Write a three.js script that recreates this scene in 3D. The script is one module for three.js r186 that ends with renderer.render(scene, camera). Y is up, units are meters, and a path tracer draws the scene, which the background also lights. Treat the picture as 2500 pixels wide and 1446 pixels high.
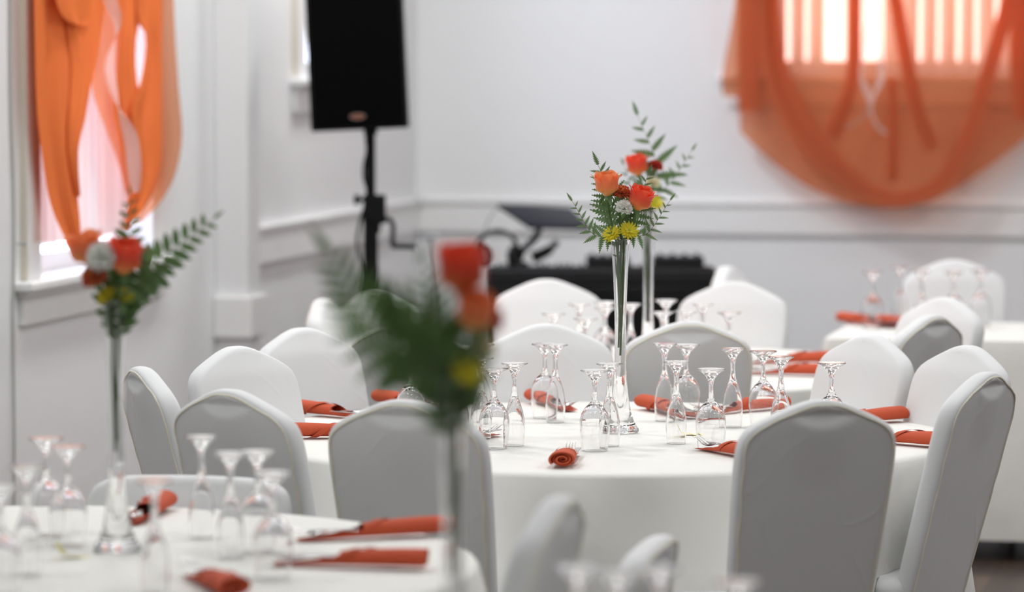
import * as THREE from 'three';
import { RectAreaLightUniformsLib } from 'three/addons/lights/RectAreaLightUniformsLib.js';
import { RoundedBoxGeometry } from 'three/addons/geometries/RoundedBoxGeometry.js';
import { mergeGeometries } from 'three/addons/utils/BufferGeometryUtils.js';

// ------------------------------------------------------------------ camera, sky, light, exposure
const YAW = Math.atan(2000 / 9375), PITCH = Math.atan(619 / 9375);
const scene = new THREE.Scene();
const camera = new THREE.PerspectiveCamera(2 * Math.atan(723 / 9375) * 180 / Math.PI, 2500 / 1446, 0.1, 80);
camera.filmGauge = 36;
camera.rotation.order = 'YXZ';
camera.position.set(0, 1.75, 0);
camera.rotation.set(-PITCH, YAW, 0);
camera.focus = 9.68;
camera.userData.fStop = 2.1;
scene.background = new THREE.Color(0.95, 1.05, 1.3);
scene.backgroundIntensity = 4.4;
const renderer = new THREE.WebGLRenderer({ antialias: true });
renderer.toneMapping = THREE.LinearToneMapping;
renderer.toneMappingExposure = 1.2;
renderer.shadowMap.enabled = true;
RectAreaLightUniformsLib.init();
const LAMP = { size: 0.3, power: 50, color: [0.985, 1, 1.005] };   // recessed ceiling downlights, see ceiling_light below

// ------------------------------------------------------------------ helpers
const V = (x, y, z) => new THREE.Vector3(x, y, z);
const SY = Math.sin(YAW), CY = Math.cos(YAW);
const L = (X, Z, y = 0) => V(X * CY - Z * SY, y, -X * SY - Z * CY);            // X to the side, Z ahead: metres on the floor plan, along the viewing direction
const turnOf = (dx, dz) => Math.atan2(dx * CY - dz * SY, -dx * SY - dz * CY);  // rotation.y that points local +z along that plan direction
let seed = 7;
const rnd = (a = 1, b) => { seed = (seed * 1664525 + 1013904223) >>> 0; const r = seed / 4294967296; return b === undefined ? r * a : a + r * (b - a); };
const lerp = THREE.MathUtils.lerp, clamp = THREE.MathUtils.clamp, sstep = (x, a, b) => { const t = clamp((x - a) / (b - a), 0, 1); return t * t * (3 - 2 * t); };
const used = {};
function numbered(name) { const k = used[name] = (used[name] ?? -1) + 1; return k ? `${name}_${String(k).padStart(3, '0')}` : name; }
function tag(o, label, category, group) { o.userData.label = label; o.userData.category = category; if (group) o.userData.group = group; return o; }
function thing(name, label, category, pos, turn = 0, group) {
  const o = new THREE.Group(); o.name = numbered(name); if (pos) o.position.copy(pos); o.rotation.y = turn; scene.add(o);
  return tag(o, label, category, group);
}
function part(name, geom, mat, parent) {
  const m = new THREE.Mesh(geom, mat); m.name = parent ? name : numbered(name); m.castShadow = m.receiveShadow = true; (parent ?? scene).add(m); return m;
}
function struct(name, geom, mat, parent) { const m = part(name, geom, mat, parent); if (!parent) { m.name = name; m.userData.kind = 'structure'; } return m; }
function structGroup(name) { const g = new THREE.Group(); g.name = name; g.userData.kind = 'structure'; scene.add(g); return g; }
function dup(src, label, pos, turn) {
  const o = src.clone(); o.name = numbered(src.name.replace(/_\d{3}$/, '')); o.userData = { ...src.userData, label }; scene.add(o);
  o.position.copy(pos); o.rotation.set(0, turn, 0); return o;
}
function sheet(nu, nv, fn, closeU = false) {                       // fn(u, v) -> [x, y, z, (uvx, uvy)]
  const p = [], uv = [], ix = [];
  for (let j = 0; j <= nv; j++) for (let i = 0; i <= nu; i++) { const r = fn(i / nu, j / nv); p.push(r[0], r[1], r[2]); uv.push(r[3] ?? i / nu, r[4] ?? j / nv); }
  for (let j = 0; j < nv; j++) for (let i = 0; i < nu; i++) { const a = j * (nu + 1) + i, b = a + 1, c = a + nu + 1, d = c + 1; ix.push(a, b, d, a, d, c); }
  const g = new THREE.BufferGeometry();
  g.setAttribute('position', new THREE.Float32BufferAttribute(p, 3)); g.setAttribute('uv', new THREE.Float32BufferAttribute(uv, 2)); g.setIndex(ix); g.computeVertexNormals();
  if (closeU) {
    const n = g.attributes.normal, t = V();
    for (let j = 0; j <= nv; j++) { const a = j * (nu + 1), b = a + nu; t.set(n.getX(a) + n.getX(b), n.getY(a) + n.getY(b), n.getZ(a) + n.getZ(b)).normalize(); n.setXYZ(a, t.x, t.y, t.z); n.setXYZ(b, t.x, t.y, t.z); }
  }
  return g;
}
function tube(points, radius, seg = 8, n = 24, closed = false) {   // radius: a number or r(t)
  const c = new THREE.CatmullRomCurve3(points, closed), f = c.computeFrenetFrames(n, closed), R = typeof radius === 'function' ? radius : () => radius, P = [];
  for (let j = 0; j <= n; j++) P.push(c.getPointAt(j / n));
  const side = sheet(seg, n, (u, v) => {
    const j = Math.round(v * n) % (closed ? n : n + 1), a = u * 2 * Math.PI, r = R(v), N = f.normals[j], B = f.binormals[j], q = P[Math.round(v * n)];
    return [q.x - r * (Math.cos(a) * N.x + Math.sin(a) * B.x), q.y - r * (Math.cos(a) * N.y + Math.sin(a) * B.y), q.z - r * (Math.cos(a) * N.z + Math.sin(a) * B.z)];
  }, true);
  if (closed) return side;
  const caps = [0, 1].map((e) => { const g = new THREE.CircleGeometry(R(e), seg), q = P[e * n], T = f.tangents[e * n].clone().multiplyScalar(e ? 1 : -1); g.applyQuaternion(new THREE.Quaternion().setFromUnitVectors(V(0, 0, 1), T)); g.translate(q.x, q.y, q.z); return g; });
  return mergeGeometries([side, ...caps]);
}
const box = (x0, x1, y0, y1, z0, z1) => { const g = new THREE.BoxGeometry(Math.abs(x1 - x0), Math.abs(y1 - y0), Math.abs(z1 - z0)); g.translate((x0 + x1) / 2, (y0 + y1) / 2, (z0 + z1) / 2); return g; };
const rbox = (x0, x1, y0, y1, z0, z1, r = 0.004) => { const g = new RoundedBoxGeometry(Math.abs(x1 - x0), Math.abs(y1 - y0), Math.abs(z1 - z0), 2, r); g.translate((x0 + x1) / 2, (y0 + y1) / 2, (z0 + z1) / 2); return g; };
// A lathe in slices that share the smooth normals of the whole profile. profile: [r, y] from inside to outside; cuts: index pairs.
function latheParts(profile, seg, cuts) {
  const n = profile.length, N = profile.map((_, i) => {
    const a = profile[Math.max(0, i - 1)], b = profile[Math.min(n - 1, i + 1)], dx = b[0] - a[0], dy = b[1] - a[1], l = Math.hypot(dx, dy) || 1; return [dy / l, -dx / l];
  });
  return cuts.map(([a, b]) => {
    const p = [], no = [], uv = [], ix = [], m = b - a;
    for (let j = 0; j <= m; j++) for (let i = 0; i <= seg; i++) {
      const t = i / seg * 2 * Math.PI, [r, y] = profile[a + j], [nr, ny] = N[a + j];
      p.push(r * Math.sin(t), y, r * Math.cos(t)); no.push(nr * Math.sin(t), ny, nr * Math.cos(t)); uv.push(i / seg, y);
    }
    for (let j = 0; j < m; j++) for (let i = 0; i < seg; i++) { const q = j * (seg + 1) + i; ix.push(q, q + 1, q + seg + 2, q, q + seg + 2, q + seg + 1); }
    const g = new THREE.BufferGeometry();
    g.setAttribute('position', new THREE.Float32BufferAttribute(p, 3)); g.setAttribute('normal', new THREE.Float32BufferAttribute(no, 3)); g.setAttribute('uv', new THREE.Float32BufferAttribute(uv, 2)); g.setIndex(ix);
    return g;
  });
}
function smooth(points, n) { const c = new THREE.CatmullRomCurve3(points.map(([a, b]) => V(a, b, 0)), false, 'centripetal'); return c.getSpacedPoints(n).map((p) => [Math.max(0, p.x), p.y]); }
function noiseTex(w, h, fn, srgb = false) {
  const d = new Uint8Array(w * h * 4);
  for (let y = 0; y < h; y++) for (let x = 0; x < w; x++) { const r = fn(x, y), o = (y * w + x) * 4; for (let c = 0; c < 3; c++) d[o + c] = clamp(Array.isArray(r) ? r[c] : r, 0, 1) * 255; d[o + 3] = 255; }
  const t = new THREE.DataTexture(d, w, h); t.wrapS = t.wrapT = THREE.RepeatWrapping; t.magFilter = THREE.LinearFilter; if (srgb) t.colorSpace = THREE.SRGBColorSpace; t.needsUpdate = true; return t;
}
function valueNoise(size, cells) {                                  // tileable
  const g = Array.from({ length: cells * cells }, () => rnd());
  return (x, y) => {
    const fx = x / size * cells, fy = y / size * cells, x0 = Math.floor(fx), y0 = Math.floor(fy), s = (t) => t * t * (3 - 2 * t), a = s(fx - x0), b = s(fy - y0), q = (i, j) => g[((j % cells + cells) % cells) * cells + (i % cells + cells) % cells];
    return lerp(lerp(q(x0, y0), q(x0 + 1, y0), a), lerp(q(x0, y0 + 1), q(x0 + 1, y0 + 1), a), b);
  };
}

// ------------------------------------------------------------------ materials
const n1 = valueNoise(256, 6), n2 = valueNoise(256, 23), n3 = valueNoise(256, 90);
const wallBump = noiseTex(256, 256, (x, y) => 0.4 * n1(x, y) + 0.35 * n2(x, y) + 0.25 * n3(x, y)); wallBump.repeat.set(0.6, 0.6);
const clothBump = noiseTex(256, 256, (x, y) => 0.6 * n1(x, y) + 0.3 * n2(x, y) + 0.1 * n3(x, y));
const creaseLines = Array.from({ length: 16 }, () => [rnd(256), rnd(256), rnd(3.14), rnd(25, 70), rnd(-0.02, 0.02)]);
const creaseBump = noiseTex(256, 256, (x, y) => {
  let h = 0.35 * n1(x, y);
  for (const [cx, cy, a, len, bend] of creaseLines) { const dx = x - cx, dy = y - cy, s = dx * Math.cos(a) + dy * Math.sin(a), t = -dx * Math.sin(a) + dy * Math.cos(a) - bend * s * s; if (Math.abs(s) < len) h += 0.5 * Math.exp(-t * t / 4) * (1 - (s / len) ** 2); }
  return h;
});
const std = (o) => new THREE.MeshPhysicalMaterial({ roughness: 0.6, side: THREE.DoubleSide, ...o });
const rgb = (r, g, b) => new THREE.Color().setRGB(r, g, b);
const M = {
  wall: std({ color: rgb(0.8, 0.805, 0.81), roughness: 0.55, bumpMap: wallBump, bumpScale: 0.002 }),
  trim: std({ color: rgb(0.82, 0.82, 0.815), roughness: 0.42 }),
  bareEdge: std({ color: rgb(0.52, 0.42, 0.28), roughness: 0.6 }),
  creamEdge: std({ color: rgb(0.66, 0.6, 0.5), roughness: 0.5 }),
  ceiling: std({ color: rgb(0.86, 0.86, 0.85), roughness: 0.9 }),
  pane: new THREE.MeshPhysicalMaterial({ color: 0xffffff, roughness: 0, transmission: 1, thickness: 0, ior: 1.5 }),
  vane: std({ color: rgb(0.8, 0.74, 0.72), roughness: 0.9, transmission: 0.18, thickness: 0 }),
  glass: new THREE.MeshPhysicalMaterial({ color: 0xffffff, roughness: 0, transmission: 1, thickness: 0.01, ior: 1.5 }),
  cloth: std({ color: rgb(0.85, 0.84, 0.8), roughness: 0.85, bumpMap: clothBump, bumpScale: 0.003 }),
  cover: std({ color: rgb(0.765, 0.77, 0.775), roughness: 0.7, bumpMap: creaseBump, bumpScale: 0.0012 }),
  seam: std({ color: rgb(0.8, 0.76, 0.64), roughness: 0.7 }),
  napkin: std({ color: rgb(0.56, 0.083, 0.03), roughness: 0.85, bumpMap: clothBump, bumpScale: 0.001 }),
  steel: std({ color: rgb(0.62, 0.62, 0.62), metalness: 1, roughness: 0.16 }),
  black: std({ color: rgb(0.007, 0.0075, 0.008), roughness: 0.5, specularIntensity: 0.25 }),
  grille: std({ color: rgb(0.004, 0.0042, 0.0045), roughness: 0.9, specularIntensity: 0 }),
  darkGrey: std({ color: rgb(0.018, 0.018, 0.02), roughness: 0.5, specularIntensity: 0.35 }),
  greyMetal: std({ color: rgb(0.35, 0.36, 0.37), metalness: 0.6, roughness: 0.4 }),
  keyWhite: std({ color: rgb(0.7, 0.7, 0.68), roughness: 0.3 }),
  badge: std({ color: rgb(0.3, 0.12, 0.07), metalness: 0.5, roughness: 0.4 }),
  badgeRim: std({ color: rgb(0.35, 0.33, 0.32), metalness: 0.8, roughness: 0.3 }),
  screen: std({ color: rgb(0.008, 0.01, 0.016), roughness: 0.15 }),
  stem: std({ color: rgb(0.07, 0.13, 0.028), roughness: 0.5 }),
  stemDark: std({ color: rgb(0.075, 0.085, 0.03), roughness: 0.5 }),
  calyx: std({ color: rgb(0.1, 0.2, 0.07), roughness: 0.5 }),
  fern: std({ color: rgb(0.115, 0.215, 0.065), roughness: 0.42, transmission: 0.25, thickness: 0 }),
  petal: std({ color: rgb(1, 1, 1), roughness: 0.6, vertexColors: true, transmission: 0.5, thickness: 0 }),
  yellow: std({ color: rgb(0.78, 0.69, 0.025), roughness: 0.6, transmission: 0.25, thickness: 0 }),
  mumEye: std({ color: rgb(0.3, 0.34, 0.05), roughness: 0.7 }),
  paper: std({ color: rgb(0.85, 0.78, 0.36), roughness: 0.7 }),
  sheer: std({ color: rgb(0.82, 0.33, 0.155), roughness: 0.6, specularIntensity: 0, transmission: 0.75, thickness: 0, transparent: true, opacity: 0.88 }),
  sheerThin: std({ color: rgb(0.86, 0.62, 0.56), roughness: 0.55, specularIntensity: 0, transmission: 0.8, thickness: 0, transparent: true, opacity: 0.6 }),
  drape: std({ color: rgb(0.8, 0.2, 0.06), roughness: 0.85, specularIntensity: 0, transmission: 0.14, thickness: 0 }),
  fold: std({ color: rgb(0.82, 0.33, 0.155), roughness: 0.6, specularIntensity: 0, transmission: 0.75, thickness: 0 }),
  ribbon: std({ color: rgb(0.85, 0.76, 0.72), roughness: 0.7, transmission: 0.4, thickness: 0, transparent: true, opacity: 0.6 }),
  wire: std({ color: rgb(0.42, 0.43, 0.4), roughness: 0.5 }),
  wood: std({ color: rgb(0.3, 0.2, 0.12), roughness: 0.6 }),
};
const plankTone = Array.from({ length: 16 }, () => rnd(0.8, 1.2));
const floorMap = noiseTex(512, 512, (x, y) => { const k = Math.floor(x / 64), j = Math.floor((y + k * 150) / 256) % 2, t = plankTone[(k * 2 + j) % 16] * (0.85 + 0.3 * n2(x, y * 0.12)) * (x % 64 < 2 ? 0.5 : 1); return [0.3 * t, 0.235 * t, 0.195 * t]; }, true);
floorMap.repeat.set(1, 1);
M.floor = std({ color: 0xffffff, map: floorMap, roughness: 0.35 });

// ------------------------------------------------------------------ room: walls, floor, ceiling, windows, trim (metres; left wall at x = LX, back wall at z = BZ)
const LX = -4.03, BZ = -16.83, RX = 5.2, FZ = 4.5, CH = 3.55;
struct('floor', sheet(1, 1, (u, v) => [lerp(LX - 0.2, RX + 0.2, u), 0, lerp(FZ + 0.2, BZ - 0.2, v), u * 8, v * 18]), M.floor);
struct('ceiling', box(LX - 0.2, RX + 0.2, CH, CH + 0.2, BZ - 0.2, FZ + 0.2), M.ceiling);
const WIN = { 1: { a: -12.79, b: -11.61, y0: 1.0, y1: 2.95 }, 2: { a: -15.75, b: -14.85, y0: 1.61, y1: 2.95 }, 3: { a: -2.46, b: -1.24, y0: 1.61, y1: 2.95 } };
function wallShape(a, b, holes) {
  const s = new THREE.Shape([[a, 0], [b, 0], [b, CH], [a, CH]].map((p) => new THREE.Vector2(...p)));
  for (const w of holes) s.holes.push(new THREE.Path([[w.a, w.y0], [w.a, w.y1], [w.b, w.y1], [w.b, w.y0]].map((p) => new THREE.Vector2(...p))));
  return new THREE.ExtrudeGeometry(s, { depth: 0.2, bevelEnabled: false });
}
{ // shape x runs along the wall; turned so that the extrusion goes outwards
  const flip = (w) => ({ a: -w.b, b: -w.a, y0: w.y0, y1: w.y1 });
  const g = wallShape(-FZ - 0.2, -BZ + 0.2, [WIN[1], WIN[2]].map(flip)); g.rotateY(Math.PI / 2); g.translate(LX - 0.2, 0, 0); struct('wall_left', g, M.wall);
  const k = wallShape(LX, RX, [WIN[3]]); k.translate(0, 0, BZ - 0.2); struct('wall_back', k, M.wall);
  struct('wall_right', box(RX, RX + 0.2, 0, CH, BZ - 0.2, FZ + 0.2), M.wall);
  struct('wall_front', box(LX, RX, 0, CH, FZ, FZ + 0.2), M.wall);
}
// A window in wall coordinates: s along the wall (a to b), y up, d out of the wall into the room; put() maps them to the world.
function windowUnit(n, w, put, horn, edgeAt) {
  const g = structGroup(`window_${n}`), B = (name, s0, s1, y0, y1, d0, d1, m = M.trim, r = 0.004) => { const q = rbox(Math.min(s0, s1), Math.max(s0, s1), y0, y1, d0, d1, Math.min(r, Math.abs(d1 - d0) * 0.4)); put(q); return struct(name, q, m, g); };
  const c = 0.127;
  B('casing', w.a - c, w.a, w.y0, w.y1 + c, 0, 0.024); B('casing', w.b, w.b + c, w.y0, w.y1 + c, 0, 0.024); B('casing', w.a, w.b, w.y1, w.y1 + c, 0, 0.024);
  B('sill', w.a - c - horn, w.b + c + horn, w.y0 - 0.032, w.y0, -0.1, 0.065, M.trim, 0.01);
  B('moulding', w.a - c - horn * 0.6, w.b + c + horn * 0.6, w.y0 - 0.05, w.y0 - 0.032, 0, 0.04, M.trim, 0.006);
  B('apron', w.a - c - horn * 0.4, w.b + c + horn * 0.4, w.y0 - 0.14, w.y0 - 0.05, 0, 0.022);
  if (edgeAt !== undefined) { const e = edgeAt ? w.b + c : w.a - c; B('casing_edge', e, e + (edgeAt ? 0.004 : -0.004), w.y0 + 0.002, w.y1 + c, 0, 0.022, M.creamEdge, 0.001); B('apron_edge', e + horn * 0.4, e + horn * 0.4 + (edgeAt ? 0.004 : -0.004), w.y0 - 0.139, w.y0 - 0.052, 0.001, 0.021, M.bareEdge, 0.001); }
  const sill = w.y0, f = 0.05, mid = (w.y0 + w.y1) / 2;
  B('sash', w.a, w.a + f, sill, w.y1, -0.14, -0.1); B('sash', w.b - f, w.b, sill, w.y1, -0.14, -0.1); B('sash', w.a + f, w.b - f, sill, sill + 0.06, -0.14, -0.1); B('sash', w.a + f, w.b - f, w.y1 - f, w.y1, -0.14, -0.1); B('sash', w.a + f, w.b - f, mid - 0.02, mid + 0.02, -0.14, -0.1);
  for (const [y0, y1] of [[sill + 0.06, mid - 0.02], [mid + 0.02, w.y1 - f]]) { const q = sheet(1, 1, (u, v) => [lerp(w.a + f, w.b - f, u), lerp(y0, y1, v), -0.12]); put(q); struct('pane', q, M.pane, g); }
  return g;
}
const onLeft = (q) => { q.rotateY(Math.PI / 2); q.translate(LX, 0, 0); };    // local s = -z
const mirror = (w) => ({ ...w, a: -w.b, b: -w.a });
const onBack = (q) => q.translate(0, 0, BZ);
windowUnit(1, mirror(WIN[1]), onLeft, 0.07, 0); windowUnit(2, mirror(WIN[2]), onLeft, 0.035, 0); windowUnit(3, WIN[3], onBack, 0.07);
// chair rail, pilaster and baseboards
struct('trim_1', mergeGeometries([rbox(LX, LX + 0.022, 0.9, 1.03, BZ, -13.75), rbox(LX, LX + 0.034, 1.03, 1.048, BZ, -13.75)]), M.trim);
struct('trim_2', mergeGeometries([rbox(LX, RX, 0.9, 1.03, BZ, BZ + 0.022), rbox(LX, RX, 1.03, 1.048, BZ, BZ + 0.034)]), M.trim);
struct('trim_3', rbox(LX, LX + 0.125, 0, CH, -13.8, -13.63, 0.006), M.wall);
struct('trim_4', rbox(LX, LX + 0.147, 0.66, 0.815, -13.83, -13.6, 0.008), M.trim);
struct('baseboard_left', rbox(LX, LX + 0.018, 0, 0.14, BZ, FZ), M.trim); struct('baseboard_back', rbox(LX, RX, 0, 0.14, BZ, BZ + 0.018), M.trim);
// ceiling downlights
{
  const y = CH - 0.004, proto = thing('ceiling_light', '', 'ceiling light', V(0, y, 0), 0, 'round downlights in the ceiling over the hall');
  part('rim', new THREE.TorusGeometry(LAMP.size * 0.62, 0.012, 8, 32).rotateX(Math.PI / 2), M.trim, proto);
  const glow = std({ color: 0xffffff, emissive: rgb(...LAMP.color), emissiveIntensity: 6 });
  part('lamp_lens', new THREE.CylinderGeometry(LAMP.size * 0.6, LAMP.size * 0.6, 0.006, 32), glow, proto);
  let k = 0, row = 0, lab;
  for (const [z, e] of [[-2, 0.2], [-4.4, 0.25], [-6.8, 0.58], [-8.6, 0.52], [-10.3, 1.0], [-12, 0.68], [-13.4, 0.5], [-14.7, 1.3]]) for (const [x, f] of [[-3.3, z > -11 ? 1.05 : 1.7], [-1.3, z < -13 ? 0.2 : 0.75], [0.9, z > -9 ? 0.9 : 0.7], [3, z > -9 ? 0.9 : 0.6]]) {
    lab = `recessed ceiling downlight, ${['first', 'second', 'third', 'fourth'][k % 4]} from the left wall in the ${['first', 'second', 'third', 'fourth', 'fifth', 'sixth', 'seventh', 'eighth'][7 - Math.floor(k / 4)]} row from the back wall`;
    const o = k++ ? dup(proto, lab, V(x, y, z), 0) : proto; o.userData.label = lab; o.position.set(x, y, z);
    const l = new THREE.RectAreaLight(rgb(...LAMP.color), LAMP.power * e * f, LAMP.size, LAMP.size); l.name = 'lamp'; l.position.set(x, y - 0.02, z); l.rotation.x = -Math.PI / 2; scene.add(l);
  }
}

// ------------------------------------------------------------------ chairs
// A banquet chair in a stretch cover: local +z is where the sitter looks, the origin is on the floor under the seat.
function chairShapes(top, hwMax, crown, lean) {
  const prof = crown.map(([d, w]) => V(w * hwMax, top - d, 0)), curve = new THREE.CatmullRomCurve3(prof, false, 'centripetal'), rows = 50, P = curve.getSpacedPoints(rows), T = 0.05, b = 0.013, z0 = -0.2;
  const N = P.map((_, i) => { const a = P[Math.max(0, i - 1)], c = P[Math.min(rows, i + 1)], l = Math.hypot(c.x - a.x, c.y - a.y); return [-(c.y - a.y) / l, (c.x - a.x) / l]; });
  N[0] = [0, 1];
  const leanZ = (y) => -(y - 0.45) * Math.tan(lean), inner = P.map((p, i) => [Math.max(0, p.x - b * N[i][0]), p.y - b * N[i][1]]);
  const dent = (x, y) => {                                         // the hand hold in the back of the crown: cloth stretched from its upper edge over the padded lip below
    const d = top - y, w = 0.07, t = Math.abs(x) / w; if (t >= 1) return 0;
    const up = 0.029 + 0.004 * t * t, lo = 0.066 - 0.02 * t * t, q = clamp((d - up) / (lo - up), 0, 1), edge = Math.sqrt(1 - t * t);
    return edge * (d < up ? 0.0085 * sstep(d, up - 0.003, up) : lerp(0.0085, -0.007, q) * (1 - sstep(d, lo, lo + 0.15)));
  };
  const nc = 28, face = (front) => sheet(nc, rows, (u, v) => {
    const i = Math.round(v * rows), [hw, y] = inner[i], x = (front ? -1 : 1) * lerp(hw, -hw, u), q = Math.abs(2 * u - 1);
    const pad = front ? 0.016 * (1 - q * q) * sstep(top - y, 0.0, 0.08) : -0.004 * (1 - q * q);
    return [x, y, z0 + leanZ(y) + (front ? T / 2 + pad : -T / 2 + pad + dent(x, y)), x * 1.4 + 0.37, y * 1.4];
  });
  const flip = (g) => { const i = g.index.array; for (let k = 0; k < i.length; k += 3) [i[k + 1], i[k + 2]] = [i[k + 2], i[k + 1]]; g.computeVertexNormals(); return g; };
  const path = []; for (let i = rows; i >= 0; i--) path.push([P[i], N[i], -1]); for (let i = 1; i <= rows; i++) path.push([P[i], N[i], 1]);
  const band = sheet(8, path.length - 1, (u, v) => {
    const [p, n, s] = path[Math.round(v * (path.length - 1))], a = (u - 0.5) * Math.PI, k = Math.sign(a) * Math.abs(Math.sin(a)) ** 0.8, off = b * (1 - Math.cos(a));
    const y = p.y - off * n[1]; return [s * Math.max(0, p.x - off * n[0]), y, z0 + leanZ(y) + k * T / 2, u * 0.1, v * 2];
  });
  const back = mergeGeometries([flip(face(true)), flip(face(false)), band]);
  const wob = (i) => 0.0022 * Math.sin(i * 0.9) + 0.0015 * Math.sin(i * 2.3), ring = path.map(([p, n, s], i) => { const o = b * 0.95, y = p.y - o * n[1]; return V(s * Math.max(0, p.x - o * n[0]) + wob(i) * 0.5, y, z0 + leanZ(y) - T / 2 - 0.001 + Math.abs(wob(i)) * 0.5); });
  const piping = tube(ring.filter((p, i) => i % 2 === 0), 0.0032, 6, 90);
  const piping2 = tube(path.map(([p, n, s], i) => { const o = b * 0.95, y = p.y - o * n[1]; return V(s * Math.max(0, p.x - o * n[0]), y, z0 + leanZ(y) + T / 2 - 0.0005); }).filter((p, i) => i % 2 === 0), 0.0022, 6, 90);
  // seat and skirt of the cover
  const w1 = hwMax * 0.93, w2 = hwMax * 1.04, zb = -0.165, zf = 0.23;
  const seat = new RoundedBoxGeometry(w2 * 2, 0.085, zf + 0.2, 4, 0.035); seat.translate(0, 0.425, 0.015);
  const per = [[-w1, zb], [w1, zb], [w2, zf], [-w2, zf]], skirt = sheet(96, 10, (u, v) => {
    const k = Math.floor(u * 4) % 4, s = u >= 1 ? 0 : u * 4 - Math.floor(u * 4), [ax, az] = per[k], [bx, bz] = per[(k + 1) % 4];
    const arch = 1 - Math.abs(2 * s - 1) ** 4, bottom = 0.03 + 0.24 * arch, y = lerp(0.43, bottom, v), sq = 1 - 0.05 * v * arch;
    return [lerp(ax, bx, s) * sq * (1 + 0.03 * v), y, lerp(az, bz, s) * sq * (1 + 0.03 * v), u * 2, y * 1.4];
  });
  const legs = per.map(([x, z]) => tube([V(x * 0.94, 0.44, z * 0.92), V(x * 0.98, 0.2, z * 0.97), V(x * 1.02, 0.004, z * 1.02)], (t) => 0.017 - 0.004 * t, 8, 6));
  return { back, piping, piping2, seat, skirt, legs, topZ: z0 + leanZ(top) };
}
function makeChair(name, shapes, label, group) {
  const t = thing(name, label, 'chair', V(0, 0, 0), 0, group);
  part('backrest', shapes.back, M.cover, t); part('seat', shapes.seat, M.cover, t); part('skirt', shapes.skirt, M.cover, t);
  part('piping', shapes.piping, M.seam, t);
  for (const g of shapes.legs) part('leg', g, M.cover, t);
  return t;
}
const CROWN = [[0, 0], [0.0012, 0.12], [0.0095, 0.29], [0.0215, 0.45], [0.031, 0.57], [0.051, 0.79], [0.068, 0.91], [0.09, 0.975], [0.125, 1], [0.2, 0.995], [0.36, 0.955], [0.53, 0.9], [0.62, 0.87]];
const FLAT = [[0, 0], [0.001, 0.3], [0.004, 0.6], [0.012, 0.8], [0.03, 0.94], [0.06, 0.99], [0.1, 1], [0.2, 0.99], [0.36, 0.93]];
const tall = chairShapes(0.957, 0.191, CROWN, 0.26), low = chairShapes(0.797, 0.232, FLAT, 0.16);
let tallProto, lowProto;
// X, Z: plan position of the middle of the top of the back; dx, dz: plan direction the chair faces
function chair(X, Z, dx, dz, label, group, kind = tall) {
  const l = Math.hypot(dx, dz), p = L(X - dx / l * kind.topZ, Z - dz / l * kind.topZ), turn = turnOf(dx, dz);
  const proto = kind === tall ? tallProto : lowProto;
  if (proto) { const o = dup(proto, label, p, turn); o.userData.group = group; return o; }
  const o = makeChair('banquet_chair', kind, label, group); o.position.copy(p); o.rotation.set(0, turn, 0);
  if (kind === tall) tallProto = o; else lowProto = o;
  return o;
}
const G1 = 'covered chairs around the middle round table', G2 = 'covered chairs around the far round table', G3 = 'covered chairs around the near round table';
const c1 = [0.227, 9.84], c2 = [0.3, 11.9];
chair(0.689, 8.52, -0.33, 1, 'large grey chair back turned to the viewer at the front of the middle table', G1);
chair(1.145, 9.235, -0.86, 0.5, 'creased white covered chair seen in profile at the right end of the middle table', G1);
chair(1.2, 10.05, -0.86, -0.5, 'pale covered chair half hidden behind the creased profile chair at the right', G1);
chair(0.981, 10.42, -0.84, -0.55, 'pale covered chair facing half left behind a lone upturned wine glass', G1);
chair(0.095, 10.83, 0.12, -1, 'light grey covered chair facing forward behind the foremost vase and glasses', G1);
chair(-0.588, 10.676, 0.72, -0.7, 'bright white chair facing forward, right of the other bright one by the wall', G1);
chair(-0.724, 10.024, 0.76, -0.64, 'bright white chair facing forward, directly behind a dark grey chair back at the left', G1);
chair(-0.909, 9.387, 0.93, 0.36, 'slim grey chair back seen at a slant by the left wall, leftmost of the chairs', G1);
chair(-0.648, 8.774, 0.64, 0.77, 'dark grey chair back with a bright right edge, behind the low flat-topped chair', G1);
chair(-0.242, 8.52, 0.34, 0.94, 'dark grey chair back standing behind the blurred near flowers and two rolled napkins', G1);
chair(0.504, 10.93, -0.12, 1, 'dark grey chair back with a white rim just right of the foremost vase', G2);
chair(-0.31, 10.93, 0.5, 0.86, 'dark grey chair back partly veiled by blurred green leaves', G2);
chair(-0.446, 12.27, 0.72, -0.62, 'white covered chair under the blurred fern tips below the speaker stand', G2);
chair(-0.59, 11.9, 0.97, -0.2, 'narrow white chair seen edge on, behind the bright chairs of the left wall', G2);
chair(0.115, 12.88, 0.12, -1, 'out of focus light grey chair in front of the black keyboard desk', G2);
chair(0.745, 12.75, -0.35, -1, 'out of focus light grey chair right of the second vase', G2);
chair(1.227, 11.193, -0.8, 0.6, 'grey chair back with a white left rim, between pale chairs at the right', G2);
chair(1.357, 11.97, -0.8, -0.55, 'pale covered chair with a bright right rim in front of the long far table', G2);
chair(0.76, 13.62, 0.94, -0.32, 'narrow white chair seen edge on at the right end of the keyboard desk', 'covered chairs at the long far table');
chair(1.62, 14.05, -0.1, -1, 'faint grey chair behind the wine glasses of the long far table', 'covered chairs at the long far table');
chair(0.085, 6.7, -1, 0.24, 'blurred white chair with a rounded crown seen edge on at the bottom of the view', G3);
chair(-0.71, 8.43, -0.2, -1, 'low flat-topped white chair just behind the near left table', G3, low);
chair(0.265, 7.3, -1, 0.2, 'low flat-topped white chair seen end on, right of the blurred edge-on chair', G3, low);

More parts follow.
